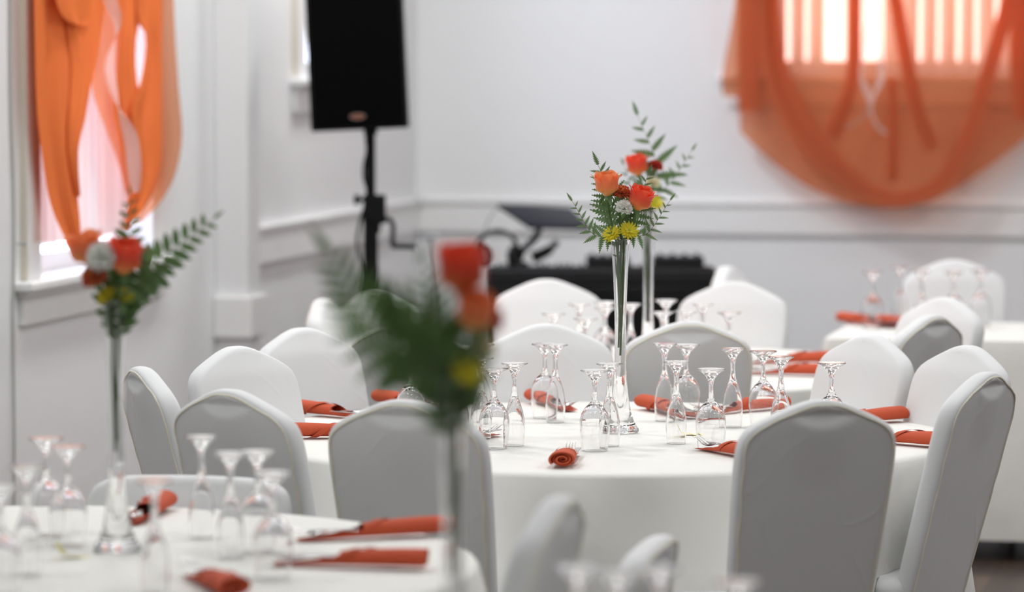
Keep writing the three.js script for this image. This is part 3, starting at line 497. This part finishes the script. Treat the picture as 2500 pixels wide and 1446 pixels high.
{ // the sharp vase on the middle table
  const v = vsAt(0.279, 9.853); vase(0.279, 9.853, 'tall clear flared bud vase in sharp focus on the middle table');
  const w = 'in the sharp vase';
  rose(v, 'orange', -0.034, 0.112, 0.008, [-0.04, 1, 0.12], 0.0285, `pale orange rosebud on a straight stem ${w}`, 0.26);
  rose(v, 'red', 0.042, 0.076, 0.012, [0.33, 1, 0.18], 0.0285, `red orange rose leaning to the right ${w}`);
  carnation(v, 'red', 0.003, 0.115, 0.002, [0.1, 1, 0.5], 1.0, `red and cream striped carnation between two roses ${w}`);
  carnation(v, 'white', 0.008, 0.078, 0.026, [0.12, 0.9, 0.6], 1.0, `white carnation below the roses ${w}`);
  mum(v, -0.024, 0.014, 0.016, [-0.5, 0.75, 0.75], 1.0, `yellow chrysanthemum at the left of the rim ${w}`);
  mum(v, 0.021, 0.022, 0.02, [0.28, 0.72, 0.85], 1.05, `yellow chrysanthemum at the right of the rim ${w}`);
  frond(v, [-0.125, 0.098, 0.0], [0.0, -0.012, 0], 9, 0.056, `long fern frond reaching left ${w}`, 0.48, [0, 0.5, 1]);
  frond(v, [-0.058, 0.19, -0.02], [0.015, 0.02, -0.01], 8, 0.085, `fern frond rising behind the orange rosebud ${w}`, 0.55, [0, 0.25, 1]);
  frond(v, [0.128, 0.1, -0.005], [-0.005, -0.012, 0], 8, 0.048, `fern frond reaching right under the red rose ${w}`, 0.5, [0, 0.6, 1]);
  frond(v, [0.072, 0.168, -0.02], [0.0, 0.015, -0.01], 7, 0.062, `fern frond rising right of the striped carnation ${w}`, 0.6, [0, 0.3, 1]);
  frond(v, [-0.045, 0.075, 0.014], [0.006, 0, 0.01], 4, 0.028, `short dark fern frond inside the bunch ${w}`, 0.5);
}
{ // second vase, on the far round table
  const v = vsAt(0.413, 11.62); vase(0.413, 11.62, 'tall bud vase slightly out of focus on the far round table');
  const w = 'in the second vase';
  rose(v, 'red', -0.03, 0.103, 0.01, [-0.15, 1, 0.15], 0.029, `red orange rose ${w}`);
  carnation(v, 'crimson', 0.02, 0.125, 0, [0.2, 1, 0.2], 1.05, `deep red carnation beside the rose ${w}`);
  carnation(v, 'cream', 0.012, 0.076, 0.02, [0.15, 1, 0.4], 1.0, `cream carnation ${w}`);
  carnation(v, 'white', -0.016, 0.055, 0.015, [-0.3, 1, 0.4], 0.8, `small white carnation ${w}`);
  mum(v, 0.022, 0.022, 0.02, [0.4, 0.6, 0.7], 1.05, `yellow chrysanthemum at the rim ${w}`);
  frond(v, [-0.033, 0.285, -0.02], [0.045, 0.0, 0], 6, 0.1, `tall upright fern frond rising above all flowers ${w}`, 0.5, [0, 0, 1], false, 1);
  frond(v, [0.132, 0.178, -0.01], [0.0, 0.02, 0], 6, 0.06, `fern frond arching right ${w}`, 0.55, [0, 0.3, 1], false, 1);
  frond(v, [-0.075, 0.135, -0.01], [0, 0, 0], 4, 0.05, `short fern frond left of the rose ${w}`, 0.6);
}
{ // vase on the near left table
  const v = vsAt(-0.779, 7.53); vase(-0.779, 7.53, 'tall dark-stemmed bud vase in front of the draped window');
  const w = 'in the vase before the window';
  rose(v, 'red', 0.018, 0.052, 0.015, [0.1, 1, 0.2], 0.031, `red orange rose ${w}`);
  rose(v, 'orange', -0.048, 0.07, 0, [-0.3, 1, 0.1], 0.03, `pale orange rose ${w}`);
  carnation(v, 'white', -0.022, 0.083, 0.036, [-0.1, 0.7, 1], 1.4, `white carnation ${w}`);
  carnation(v, 'red', -0.038, 0.042, 0.025, [-0.3, 0.8, 0.6], 1.15, `striped red carnation ${w}`);
  mum(v, -0.018, 0.008, 0.012, [-0.5, 0.6, 0.4], 0.85, `yellow chrysanthemum at the left of the rim ${w}`);
  mum(v, 0.021, 0.01, 0.012, [0.5, 0.6, 0.4], 0.85, `yellow chrysanthemum at the right of the rim ${w}`);
  frond(v, [0.195, 0.16, 0], [-0.02, 0.02, 0], 9, 0.055, `long leafy frond reaching right ${w}`, 0.4, [0, 0.2, 1], true);
  frond(v, [0.027, 0.205, -0.015], [0.01, 0, 0], 7, 0.042, `upright leafy frond ${w}`, 0.55, [0, 0, 1], true);
  frond(v, [0.12, 0.085, 0.01], [0, 0.02, 0], 7, 0.05, `leafy frond spreading right of the red rose ${w}`, 0.4, [0, 0.3, 1], true);
  frond(v, [0.078, 0.008, 0.02], [0.01, 0.03, 0], 5, 0.034, `leafy frond drooping below the flowers ${w}`, 0.45, [0, 0.3, 1], true);
  frond(v, [0.03, 0.05, 0.03], [0, 0, 0.01], 5, 0.04, `short leafy frond under the red rose ${w}`, 0.5, [0, 0.3, 1], true);
}
{ // the nearest vase
  const v = vsAt(-0.089, 5.77); vase(-0.089, 5.77, 'tall bud vase blurred to a pale streak on the nearest table');
  const w = 'in the nearest blurred vase';
  rose(v, 'red', 0.012, 0.128, 0.01, [0.05, 1, 0.15], 0.034, `large red orange rose ${w}`);
  rose(v, 'orange', 0.03, 0.075, 0.03, [0.2, 1, 0.3], 0.026, `orange rose under the red one ${w}`);
  carnation(v, 'crimson', 0.05, 0.085, 0, [0.5, 1, 0.2], 1.15, `deep red carnation at the right ${w}`);
  carnation(v, 'cream', 0.045, 0.04, -0.01, [0.4, 1, 0.2], 0.9, `cream carnation half hidden ${w}`);
  mum(v, 0.022, 0.012, 0.02, [0.4, 0.6, 0.7], 1.05, `yellow chrysanthemum at the rim ${w}`);
  frond(v, [-0.185, 0.185, 0], [-0.01, 0.0, 0], 13, 0.125, `broad fern frond fanning to the upper left ${w}`, 0.36);
  frond(v, [-0.11, 0.12, 0.01], [0.0, 0.01, 0], 8, 0.085, `fern frond fanning left below the broad one ${w}`, 0.36);
  frond(v, [-0.075, 0.04, 0.02], [0, 0.02, 0], 6, 0.06, `low fern frond beside the rim ${w}`, 0.4, [0, 0.4, 1]);
  frond(v, [-0.045, 0.165, -0.01], [0.0, 0, 0], 11, 0.085, `upright dark fern frond behind the red rose ${w}`, 0.36);
  frond(v, [0.02, 0.09, 0.02], [0, 0, 0.02], 7, 0.06, `dark fern frond in the middle of the bunch ${w}`, 0.36);
}

// ------------------------------------------------------------------ blinds and drapes
function blind(label, s0, s1, y0, y1, d, turn, put, pitch, skip = () => false) {
  const o = thing('vertical_blind', label, 'blind', null, 0, 'vertical blinds'), G = (g) => { put(g); return g; };
  part('headrail', G(rbox(s0, s1, y1, y1 + 0.045, d - 0.02, d + 0.02)), M.trim, o);
  for (let s = s0 + 0.045, k = 0; s < s1 - 0.005; s += pitch, k++) {
    if (skip(s, k)) continue;
    const a = turn + 0.08 * Math.sin(k * 2.7), g = sheet(4, 1, (u, v) => { const q = (u - 0.5) * 0.089, c = 0.006 * (1 - (2 * u - 1) ** 2); return [s + q * Math.cos(a) - c * Math.sin(a), lerp(y0, y1, v), d + q * Math.sin(a) + c * Math.cos(a)]; });
    part('vane', G(g), M.vane, o);
  }
}
blind('white vertical blind in the window with the dense orange drape', 11.625, 12.785, 1.095, 2.9, -0.06, 0.35, onLeft, 0.08, (s) => s > 11.95 && s < 12.03);
blind('white vertical blind half open in the back wall window', -2.44, -1.26, 1.635, 2.9, -0.05, 0.62, onBack, 0.083, (s, k) => k === 3 || k === 5);

// Cloth between two edge lines. rows: [y left, s left, y right, s right] in wall coordinates; d: distance from the wall; waves: [amplitude, cycles, phase]
function clothPart(name, rows, d, waves, mat, parent, put, nv = 40) {
  const at = (k) => { const c = new THREE.CatmullRomCurve3(rows.map((r) => V(r[2 * k], r[2 * k + 1], 0)), false, 'centripetal'); return c.getSpacedPoints(nv); }, A = at(0), B = at(1);
  const g = sheet(36, nv, (u, v) => {
    const j = Math.round(v * nv), a = A[j], b = B[j]; let q = 0; for (const [amp, cyc, ph] of waves) q += amp * Math.sin(u * cyc * 6.283 + ph + v * 1.5) * (0.4 + 0.6 * Math.sin(Math.PI * u));
    return [lerp(a.y, b.y, u), lerp(a.x, b.x, u), d + q, u, v];
  });
  put(g); return part(name, g, mat, parent);
}
function ribbonPart(pts, d, w, mat, parent, put, twist = 3) {
  const c = new THREE.CatmullRomCurve3(pts.map(([s, y]) => V(s, y, 0))), n = 40, P = c.getSpacedPoints(n);
  const g = sheet(4, n, (u, v) => { const p = P[Math.round(v * n)], a = Math.sin(v * twist * 3.1) * 1.1, q = (u - 0.5) * w; return [p.x + q * Math.cos(a), p.y, d + q * Math.sin(a), u, v]; });
  put(g); return part('ribbon', g, mat, parent);
}
{ // dense orange drape over the left window; along-wall coordinate s = -z
  const o = thing('window_drape', 'dense orange drape with pointed tails and a white ribbon over the left wall window', 'drape'), up = (rows) => [[rows[0][0] + 0.85, rows[0][1], rows[0][2] + 0.85, rows[0][3]], ...rows];
  clothPart('tail', up([[1.933, 11.429, 1.940, 11.836], [1.755, 11.433, 1.755, 11.815], [1.602, 11.440, 1.598, 11.795], [1.525, 11.450, 1.519, 11.793], [1.422, 11.483, 1.412, 11.824], [1.304, 11.531, 1.293, 11.850], [1.238, 11.573, 1.226, 11.865], [1.155, 11.667, 1.145, 11.880], [1.098, 11.763, 1.092, 11.883], [1.058, 11.865, 1.057, 11.886]]), 0.062, [[0.012, 1.2, 0.4], [0.005, 3.1, 1]], M.drape, o, onLeft);
  clothPart('tail', up([[1.937, 11.684, 1.944, 12.162], [1.755, 11.745, 1.755, 12.080], [1.690, 11.768, 1.688, 12.044], [1.598, 11.762, 1.595, 11.974], [1.520, 11.739, 1.516, 11.930], [1.415, 11.733, 1.412, 11.852], [1.335, 11.759, 1.333, 11.834], [1.255, 11.807, 1.253, 11.836]]), 0.072, [[0.012, 1.4, 2], [0.005, 3.3, 0]], M.drape, o, onLeft);
  clothPart('tail', up([[1.935, 11.543, 1.941, 11.940], [1.858, 11.589, 1.861, 11.925], [1.820, 11.669, 1.821, 11.908], [1.805, 11.770, 1.805, 11.882]]), 0.09, [[0.01, 0.8, 0]], M.drape, o, onLeft);
  clothPart('sheer_layer', up([[1.945, 12.174, 1.949, 12.438], [1.755, 12.135, 1.756, 12.389], [1.601, 12.097, 1.598, 12.363], [1.539, 12.147, 1.535, 12.384], [1.349, 12.152, 1.340, 12.448], [1.132, 12.155, 1.118, 12.443], [1.077, 12.172, 1.066, 12.374]]), 0.034, [[0.005, 1.3, 0]], M.sheerThin, o, onLeft);
  clothPart('sheer_layer', up([[1.948, 12.387, 1.955, 12.897], [1.687, 12.359, 1.684, 12.868], [1.481, 12.355, 1.471, 12.849], [1.314, 12.396, 1.301, 12.812], [1.202, 12.438, 1.194, 12.621]]), 0.036, [[0.004, 1.6, 1]], M.sheerThin, o, onLeft);
  clothPart('sheer_layer', up([[1.935, 11.529, 1.945, 12.186], [1.691, 11.531, 1.688, 12.163], [1.588, 11.536, 1.580, 12.088], [1.368, 11.531, 1.352, 12.074], [1.123, 11.525, 1.096, 12.064]]), 0.03, [[0.004, 1.6, 1]], M.sheerThin, o, onLeft);
  clothPart('tail', up([[1.946, 12.297, 1.951, 12.610], [1.755, 12.311, 1.756, 12.504], [1.660, 12.287, 1.658, 12.502], [1.551, 12.240, 1.547, 12.546], [1.441, 12.295, 1.435, 12.566], [1.343, 12.360, 1.336, 12.597], [1.245, 12.412, 1.237, 12.623], [1.190, 12.401, 1.184, 12.538], [1.121, 12.382, 1.120, 12.409]]), 0.055, [[0.01, 1.1, 1], [0.004, 2.7, 2]], M.drape, o, onLeft);
  clothPart('tail', up([[1.949, 12.491, 1.953, 12.770], [1.825, 12.488, 1.826, 12.767], [1.776, 12.583, 1.777, 12.766], [1.686, 12.563, 1.685, 12.765], [1.603, 12.506, 1.600, 12.763], [1.528, 12.414, 1.522, 12.757], [1.339, 12.501, 1.331, 12.743], [1.242, 12.485, 1.235, 12.656], [1.188, 12.438, 1.183, 12.553], [1.143, 12.369, 1.141, 12.405]]), 0.065, [[0.01, 1.2, 0]], M.drape, o, onLeft);
  clothPart('sheer_layer', up([[1.953, 12.757, 1.956, 12.958], [1.742, 12.762, 1.741, 12.983], [1.586, 12.768, 1.583, 13.015], [1.430, 12.765, 1.423, 13.051], [1.318, 12.720, 1.309, 12.990], [1.222, 12.624, 1.214, 12.837], [1.144, 12.484, 1.140, 12.576]]), 0.05, [[0.007, 1, 0]], M.sheer, o, onLeft);
  clothPart('sheer_layer', up([[1.944, 12.123, 1.948, 12.404], [1.755, 12.102, 1.756, 12.391], [1.601, 12.060, 1.597, 12.378], [1.567, 12.080, 1.563, 12.378], [1.485, 12.173, 1.480, 12.403], [1.344, 12.333, 1.340, 12.472], [1.244, 12.416, 1.238, 12.571]]), 0.045, [[0.006, 1.3, 0.5]], M.sheer, o, onLeft);
  part('rod', (() => { const g = tube([V(11.1, 2.86, 0.07), V(12, 2.86, 0.07), V(13.0, 2.86, 0.07)], 0.012, 10, 6); onLeft(g); return g; })(), M.trim, o);
  ribbonPart([[12.080, 2.8], [12.080, 1.943], [12.092, 1.890], [12.177, 1.816], [12.087, 1.668], [12.158, 1.553], [12.302, 1.441], [12.332, 1.379], [12.356, 1.247]], 0.1, 0.05, M.ribbon, o, onLeft, 5);
}
{ // sheer orange swag over the back window
  const o = thing('window_swag', 'sheer orange swag hanging in a deep curve over the back wall window', 'drape');
  const bot = new THREE.CatmullRomCurve3([[-2.539, 1.361], [-2.499, 1.318], [-2.371, 1.211], [-2.243, 1.125], [-2.136, 1.078], [-2.033, 1.045], [-1.908, 1.031], [-1.722, 1.055], [-1.6, 1.114], [-1.482, 1.193], [-1.301, 1.333], [-1.196, 1.422]].map(([a, b]) => V(a, b, 0))).getSpacedPoints(80);
  const g = sheet(80, 50, (u, v) => { const b = bot[Math.round(u * 80)], w = 0.016 * Math.sin(u * 31 + 2 * v) + 0.01 * Math.sin(u * 13) ; return [b.x, lerp(2.86, b.y, v), 0.12 + w * (1 - 0.6 * v) + 0.04 * Math.sin(u * 3.14), u, v]; });
  onBack(g); part('sheer_layer', g, M.sheer, o);
  const foldBand = (pts, wd, d, n = 90) => {                          // a pleat: the cloth doubled back on itself
    const c = new THREE.CatmullRomCurve3(pts.map(([a, b]) => V(a, b, 0))), P = c.getSpacedPoints(n), q = sheet(16, n, (u, v) => {
      const j = Math.round(v * n), p = P[j], a = P[Math.max(0, j - 1)], b = P[Math.min(n, j + 1)], l = Math.hypot(b.x - a.x, b.y - a.y), nx = (b.y - a.y) / l, ny = -(b.x - a.x) / l, s = u * 3, k = Math.floor(Math.min(2.999, s)), f = s - k, off = (k === 1 ? 1 - f : f) - 0.5;
      return [p.x + nx * off * wd, p.y + ny * off * wd, d + 0.008 * s + 0.02 * Math.sin(v * 3.14), u, v];
    }); onBack(q); return part('fold', q, M.fold, o);
  };
  foldBand([[-2.42, 2.7], [-2.397, 1.936], [-2.342, 1.596], [-2.205, 1.347], [-2.03, 1.151], [-1.856, 1.069], [-1.668, 1.127], [-1.545, 1.315], [-1.451, 1.616], [-1.365, 1.933], [-1.2, 2.7]], 0.07, 0.17);
  foldBand([[-2.0, 2.7], [-2.03, 1.988], [-2.045, 1.579], [-2.098, 1.437], [-2.134, 1.347]], 0.055, 0.16, 40);
  foldBand([[-1.98, 2.7], [-1.861, 1.987], [-1.759, 1.456], [-1.696, 1.296]], 0.06, 0.16, 40);
  foldBand([[-1.872, 1.597], [-1.862, 1.348], [-1.868, 1.153]], 0.035, 0.16, 20);
  foldBand([[-2.3, 2.7], [-2.43, 1.9], [-2.36, 1.5], [-2.2, 1.26], [-2.0, 1.1]], 0.05, 0.19, 50);
  foldBand([[-2.49, 2.7], [-2.488, 1.99], [-2.492, 1.7], [-2.488, 1.45]], 0.09, 0.2, 30);
  foldBand([[-1.29, 2.7], [-1.312, 1.99], [-1.318, 1.7], [-1.3, 1.42]], 0.08, 0.2, 30);
  clothPart('tail', [[2.8, -2.55, 2.8, -2.5], [1.99, -2.56, 1.99, -2.5], [1.56, -2.621, 1.56, -2.5], [1.515, -2.612, 1.51, -2.5]], 0.13, [[0.01, 1, 0]], M.sheer, o, onBack);
  part('rod', (() => { const q = tube([V(-2.75, 2.88, 0.12), V(-1.85, 2.88, 0.12), V(-0.95, 2.88, 0.12)], 0.012, 10, 6); onBack(q); return q; })(), M.trim, o);
  ribbonPart([[-1.96, 2.2], [-1.974, 1.757], [-1.996, 1.615], [-1.954, 1.482], [-1.982, 1.429], [-2.057, 1.38]], 0.23, 0.03, M.ribbon, o, onBack, 4);
  ribbonPart([[-1.935, 2.2], [-1.917, 1.722], [-1.907, 1.607], [-1.951, 1.482], [-1.932, 1.402], [-1.886, 1.358]], 0.235, 0.03, M.ribbon, o, onBack, 3);
}
{ // thin cable down the left wall beside the window
  const pts = []; for (let y = 3.5; y > 0.1; y -= 0.2) pts.push(V(LX + 0.008, y, -11.385 + 0.008 * Math.sin(y * 4) + 0.006 * Math.sin(y * 9)));
  tag(part('wall_cable', tube(pts, 0.004, 6, 80), M.wire), 'thin grey cable running down the left wall beside the window casing', 'cable');
  const h = part('screw_hook', mergeGeometries([tube([V(0, 0, 0), V(0.012, 0, 0), V(0.024, 0, 0)], 0.0025, 6, 4), new THREE.SphereGeometry(0.006, 10, 8).translate(0.026, 0, 0)]), M.greyMetal); h.position.set(LX + 0.004, 1.12, -11.43); tag(h, 'small metal screw hook beside the left window casing', 'hook');
}

// ------------------------------------------------------------------ loudspeaker on its crank stand
{
  const K = 0.918, Z = 15.8 * K, c = L(-0.582 * K, Z), Y0 = 1.75 - 1.75 * K, P = (x, y, z) => V(x * K, Y0 + y * K, z * K), S = (x0, x1, y0, y1, z0, z1, r) => rbox(x0 * K, x1 * K, Y0 + y0 * K, Y0 + y1 * K, z0 * K, z1 * K, r);
  const st = thing('speaker_stand', 'black crank stand on three legs carrying the loudspeaker', 'stand', c, YAW);
  part('pole', tube([P(0, 0.5, 0), P(0, 0.9, 0), P(0, 1.395, 0)], 0.0185, 16, 4), M.black, st);
  part('post', tube([P(0, 0.12, 0), P(0, 0.5, 0), P(0, 1.02, 0)], 0.028, 16, 4), M.black, st);
  part('collar', mergeGeometries([S(-0.03, 0.062, 1.005, 1.125, -0.035, 0.04, 0.008), S(-0.025, 0.04, 0.965, 1.02, -0.03, 0.03, 0.01)]), M.black, st);
  const knob = part('knob', mergeGeometries([tube([P(-0.028, 1.104, 0.0), P(-0.045, 1.104, 0), P(-0.05, 1.104, 0)], 0.008, 10, 4), tube([P(-0.045, 1.104, 0), P(-0.055, 1.104, 0), P(-0.068, 1.104, 0)], 0.019, 14, 4)]), M.black, st); knob.position.y = 0;
  const cr = part('crank', tube([P(0.05, 1.03, 0.02), P(0.082, 1.022, 0.03), P(0.092, 1.0, 0.03), P(0.09, 0.93, 0.03), P(0.09, 0.917, 0.03)], 0.0095, 10, 24), M.black, st);
  part('crank_handle', tube([P(0.086, 0.916, 0.03), P(0.14, 0.914, 0.03), P(0.187, 0.912, 0.03)], 0.0105, 12, 6), M.black, st);
  for (let k = 0; k < 3; k++) { const a = k * 2.094 + 0.5, s = Math.sin(a), q = Math.cos(a); part('leg', tube([V(0.03 * s, 0.55, 0.03 * q), V(0.22 * s, 0.28, 0.22 * q), V(0.42 * s, 0.012, 0.42 * q)], 0.012, 10, 8), M.black, st); part('brace', tube([V(0.03 * s, 0.26, 0.03 * q), V(0.13 * s, 0.3, 0.13 * q), V(0.21 * s, 0.295, 0.21 * q)], 0.007, 8, 6), M.black, st); }
  const pts = [P(0.0, 1.41, -0.06), P(-0.018, 1.36, -0.01), P(-0.012, 1.31, 0.024), P(-0.025, 1.25, 0.012), P(-0.026, 1.19, 0.006), P(-0.012, 1.14, 0.02), P(-0.045, 1.0, 0.03), P(-0.055, 0.92, 0.03), P(-0.035, 0.82, 0.03), P(-0.033, 0.6, 0.03), P(-0.05, 0.2, 0.04), V(-0.3, 0.012, 0.1)];
  const cab = part('speaker_cable', tube(pts, 0.006, 7, 80), M.black); cab.position.copy(c); cab.rotation.y = YAW; tag(cab, 'black cable winding down the pole of the speaker stand', 'cable');
  const sp = thing('loudspeaker', 'tall black loudspeaker with a small oval badge on the stand', 'loudspeaker', L(-0.616 * K, Z, Y0 + 1.395 * K), YAW - 0.03); sp.rotation.z = 0.044; sp.scale.setScalar(K);
  const w = 0.19, h = 0.7, shp = new THREE.Shape([[-w, -0.14], [w, -0.14], [w * 0.98, 0.02], [w * 0.62, 0.2], [-w * 0.62, 0.2], [-w * 0.98, 0.02]].map((q) => new THREE.Vector2(...q))), g = new THREE.ExtrudeGeometry(shp, { depth: h - 0.016, bevelEnabled: true, bevelSize: 0.008, bevelThickness: 0.008, bevelSegments: 3 }); g.rotateX(-Math.PI / 2); g.translate(0, 0.008, 0);
  part('cabinet', g, M.black, sp);
  part('grille', rbox(-w + 0.006, w - 0.006, 0.014, h - 0.012, 0.142, 0.158, 0.006), M.grille, sp);
  const el = (a, b, d, z) => { const q = new THREE.CylinderGeometry(1, 1, d, 32); q.rotateX(Math.PI / 2); q.scale(a, b, 1); q.translate(-0.005, 0.055, z); return q; };
  const bd = part('badge', el(0.032, 0.0125, 0.004, 0.16), M.badgeRim, sp); part('badge_plate', el(0.028, 0.009, 0.005, 0.1605), M.badge, bd);
  part('pole_cup', new THREE.CylinderGeometry(0.026, 0.03, 0.03, 20).translate(0.034, -0.008, 0), M.black, sp);
}
// ------------------------------------------------------------------ keyboard desk and what stands on it
{
  const Z = 15.2, o = L(0.35, Z), T = (name, label, cat, x, y, z) => thing(name, label, cat, L(0.35 + x, Z - z, y), YAW);
  const desk = T('draped_desk', 'long desk draped in black cloth to the floor under the keyboard', 'desk', 0, 0, 0);
  part('cloth', sheet(160, 14, (u, v) => { const a = u * 6.283, k = Math.round(v * 14), ex = Math.sign(Math.cos(a)) * Math.abs(Math.cos(a)) ** 0.22, ez = Math.sign(Math.sin(a)) * Math.abs(Math.sin(a)) ** 0.22, f = [0, 0.6, 0.97, 1][Math.min(3, k)], d = Math.max(0, k - 3) / 11, wv = 1 + 0.02 * d + 0.018 * Math.sin(u * 190) * d; return [0.455 * ex * f * wv, 0.8 - (k > 2 ? 0.004 : 0) - d * 0.79, -0.28 * ez * f * (1 + 0.03 * d + 0.03 * Math.sin(u * 190) * d), u * 4, v]; }, true), M.black, desk);
  const kb = T('keyboard', 'wide black stage keyboard lying on the black draped desk', 'keyboard', 0.0, 0.802, 0.02);
  part('case', rbox(-0.455, 0.455, 0, 0.058, -0.13, 0.16, 0.008), M.darkGrey, kb); part('panel', rbox(-0.44, 0.44, 0.058, 0.066, -0.02, 0.12, 0.003), M.black, kb);
  for (let k = 0; k < 36; k++) part('white_key', rbox(-0.43 + k * 0.0239, -0.43 + k * 0.0239 + 0.0228, 0.04, 0.0605, -0.126, -0.025, 0.001), M.keyWhite, kb);
  for (let k = 0; k < 35; k++) if (![2, 6].includes(k % 7)) part('black_key', rbox(-0.43 + (k + 1) * 0.0239 - 0.006, -0.43 + (k + 1) * 0.0239 + 0.006, 0.06, 0.07, -0.09, -0.026, 0.001), M.black, kb);
  const unit = (x, w, label) => { const q = T('sound_module', label, 'sound module', x, 0.869, -0.03); part('case', rbox(-w / 2, w / 2, 0, 0.034, -0.07, 0.07, 0.006), M.darkGrey, q); for (let k = 0; k < 4; k++) part('knob', new THREE.CylinderGeometry(0.009, 0.01, 0.012, 14).translate(-w * 0.36 + k * w * 0.24, 0.04, 0.02), M.black, q); };
  unit(0.03, 0.17, 'small dark sound module on the keyboard beside the microphone'); unit(0.31, 0.2, 'small dark sound module on the right end of the keyboard');
  // tilted rest
  const q = thing('music_rest', 'flat black tilted rest on a post above the keyboard', 'music rest', L(0.1, 15.25, 0.869), YAW);
  const P4 = [[-0.157, 0.24, -0.06], [0.135, 0.222, -0.06], [0.21, 0.156, 0.1], [-0.03, 0.162, 0.1]], slab = (dy) => sheet(1, 1, (u, v) => { const A = P4[0], B = P4[1], C = P4[2], D = P4[3]; return [0, 1, 2].map((k) => lerp(lerp(A[k], B[k], u), lerp(D[k], C[k], u), v) + (k === 1 ? dy : 0)); });
  const rim = sheet(4, 1, (u, v) => { const k = Math.round(u * 4) % 4, A = P4[k]; return [A[0], A[1] - 0.016 * v, A[2]]; });
  part('desk', mergeGeometries([slab(0), slab(-0.016), rim]), M.screen, q);
  part('post', tube([V(-0.075, 0.01, 0.02), V(-0.055, 0.06, 0.02), V(-0.005, 0.11, 0.02), V(0.015, 0.19, 0.02)], 0.014, 10, 14), M.darkGrey, q); part('base', rbox(-0.12, -0.04, 0, 0.012, -0.03, 0.07, 0.005), M.darkGrey, q);
  part('cord', tube([V(-0.155, 0.228, -0.05), V(-0.19, 0.18, -0.05), V(-0.215, 0.1, -0.05), V(-0.22, 0.0, -0.05)], 0.003, 6, 20), M.greyMetal, q);
  const hp = thing('headphones', 'grey headphones standing on edge on the keyboard', 'headphones', L(-0.06, 15.2, 0.875), YAW + 0.3);
  const arc = []; for (let k = 0; k <= 14; k++) { const a = -0.35 + k / 14 * (Math.PI + 0.7); arc.push(V(0.085 * Math.cos(a), 0.055 + 0.075 * Math.sin(a), 0)); } part('headband', tube(arc, 0.009, 8, 40), M.darkGrey, hp);
  for (const s of [-1, 1]) { const e = part('ear_cup', new THREE.TorusGeometry(0.03, 0.014, 10, 24), M.darkGrey, hp); e.position.set(0.068 * s, 0.034, 0.02); e.rotation.y = 0.7 * s; const e2 = part('cup_back', new THREE.CylinderGeometry(0.03, 0.026, 0.018, 24).rotateX(Math.PI / 2), M.greyMetal, hp); e2.position.set(0.06 * s, 0.034, 0.005); e2.rotation.y = 0.7 * s; }
  const mic = thing('microphone', 'black microphone lying tilted beside the post of the rest', 'microphone', L(0.135, 15.2, 0.902), YAW);
  part('body', tube([V(-0.055, -0.005, 0), V(-0.01, 0.015, 0), V(0.02, 0.032, 0)], (t) => 0.024 - 0.006 * t, 12, 8), M.black, mic); part('head', tube([V(0.018, 0.031, 0), V(0.035, 0.05, 0), V(0.045, 0.062, 0)], 0.013, 12, 6), M.darkGrey, mic);
  const ms = thing('microphone_stand', 'thin grey microphone stand left of the keyboard desk', 'stand', L(-0.31, 15.5), YAW);
  part('pole', tube([V(0.03, 0.02, 0), V(0.01, 0.6, 0), V(-0.018, 0.96, 0)], 0.009, 10, 6), M.greyMetal, ms); part('top_bar', tube([V(-0.05, 0.955, 0), V(-0.02, 0.965, 0), V(0.02, 0.965, 0)], 0.008, 8, 6), M.greyMetal, ms); part('base', new THREE.CylinderGeometry(0.11, 0.12, 0.02, 32).translate(0.03, 0.012, 0), M.darkGrey, ms);
}
scene.traverse((o) => { if (o.isMesh) o.castShadow = o.receiveShadow = true; if (o.isLight) o.castShadow = true; });
renderer.render(scene, camera);
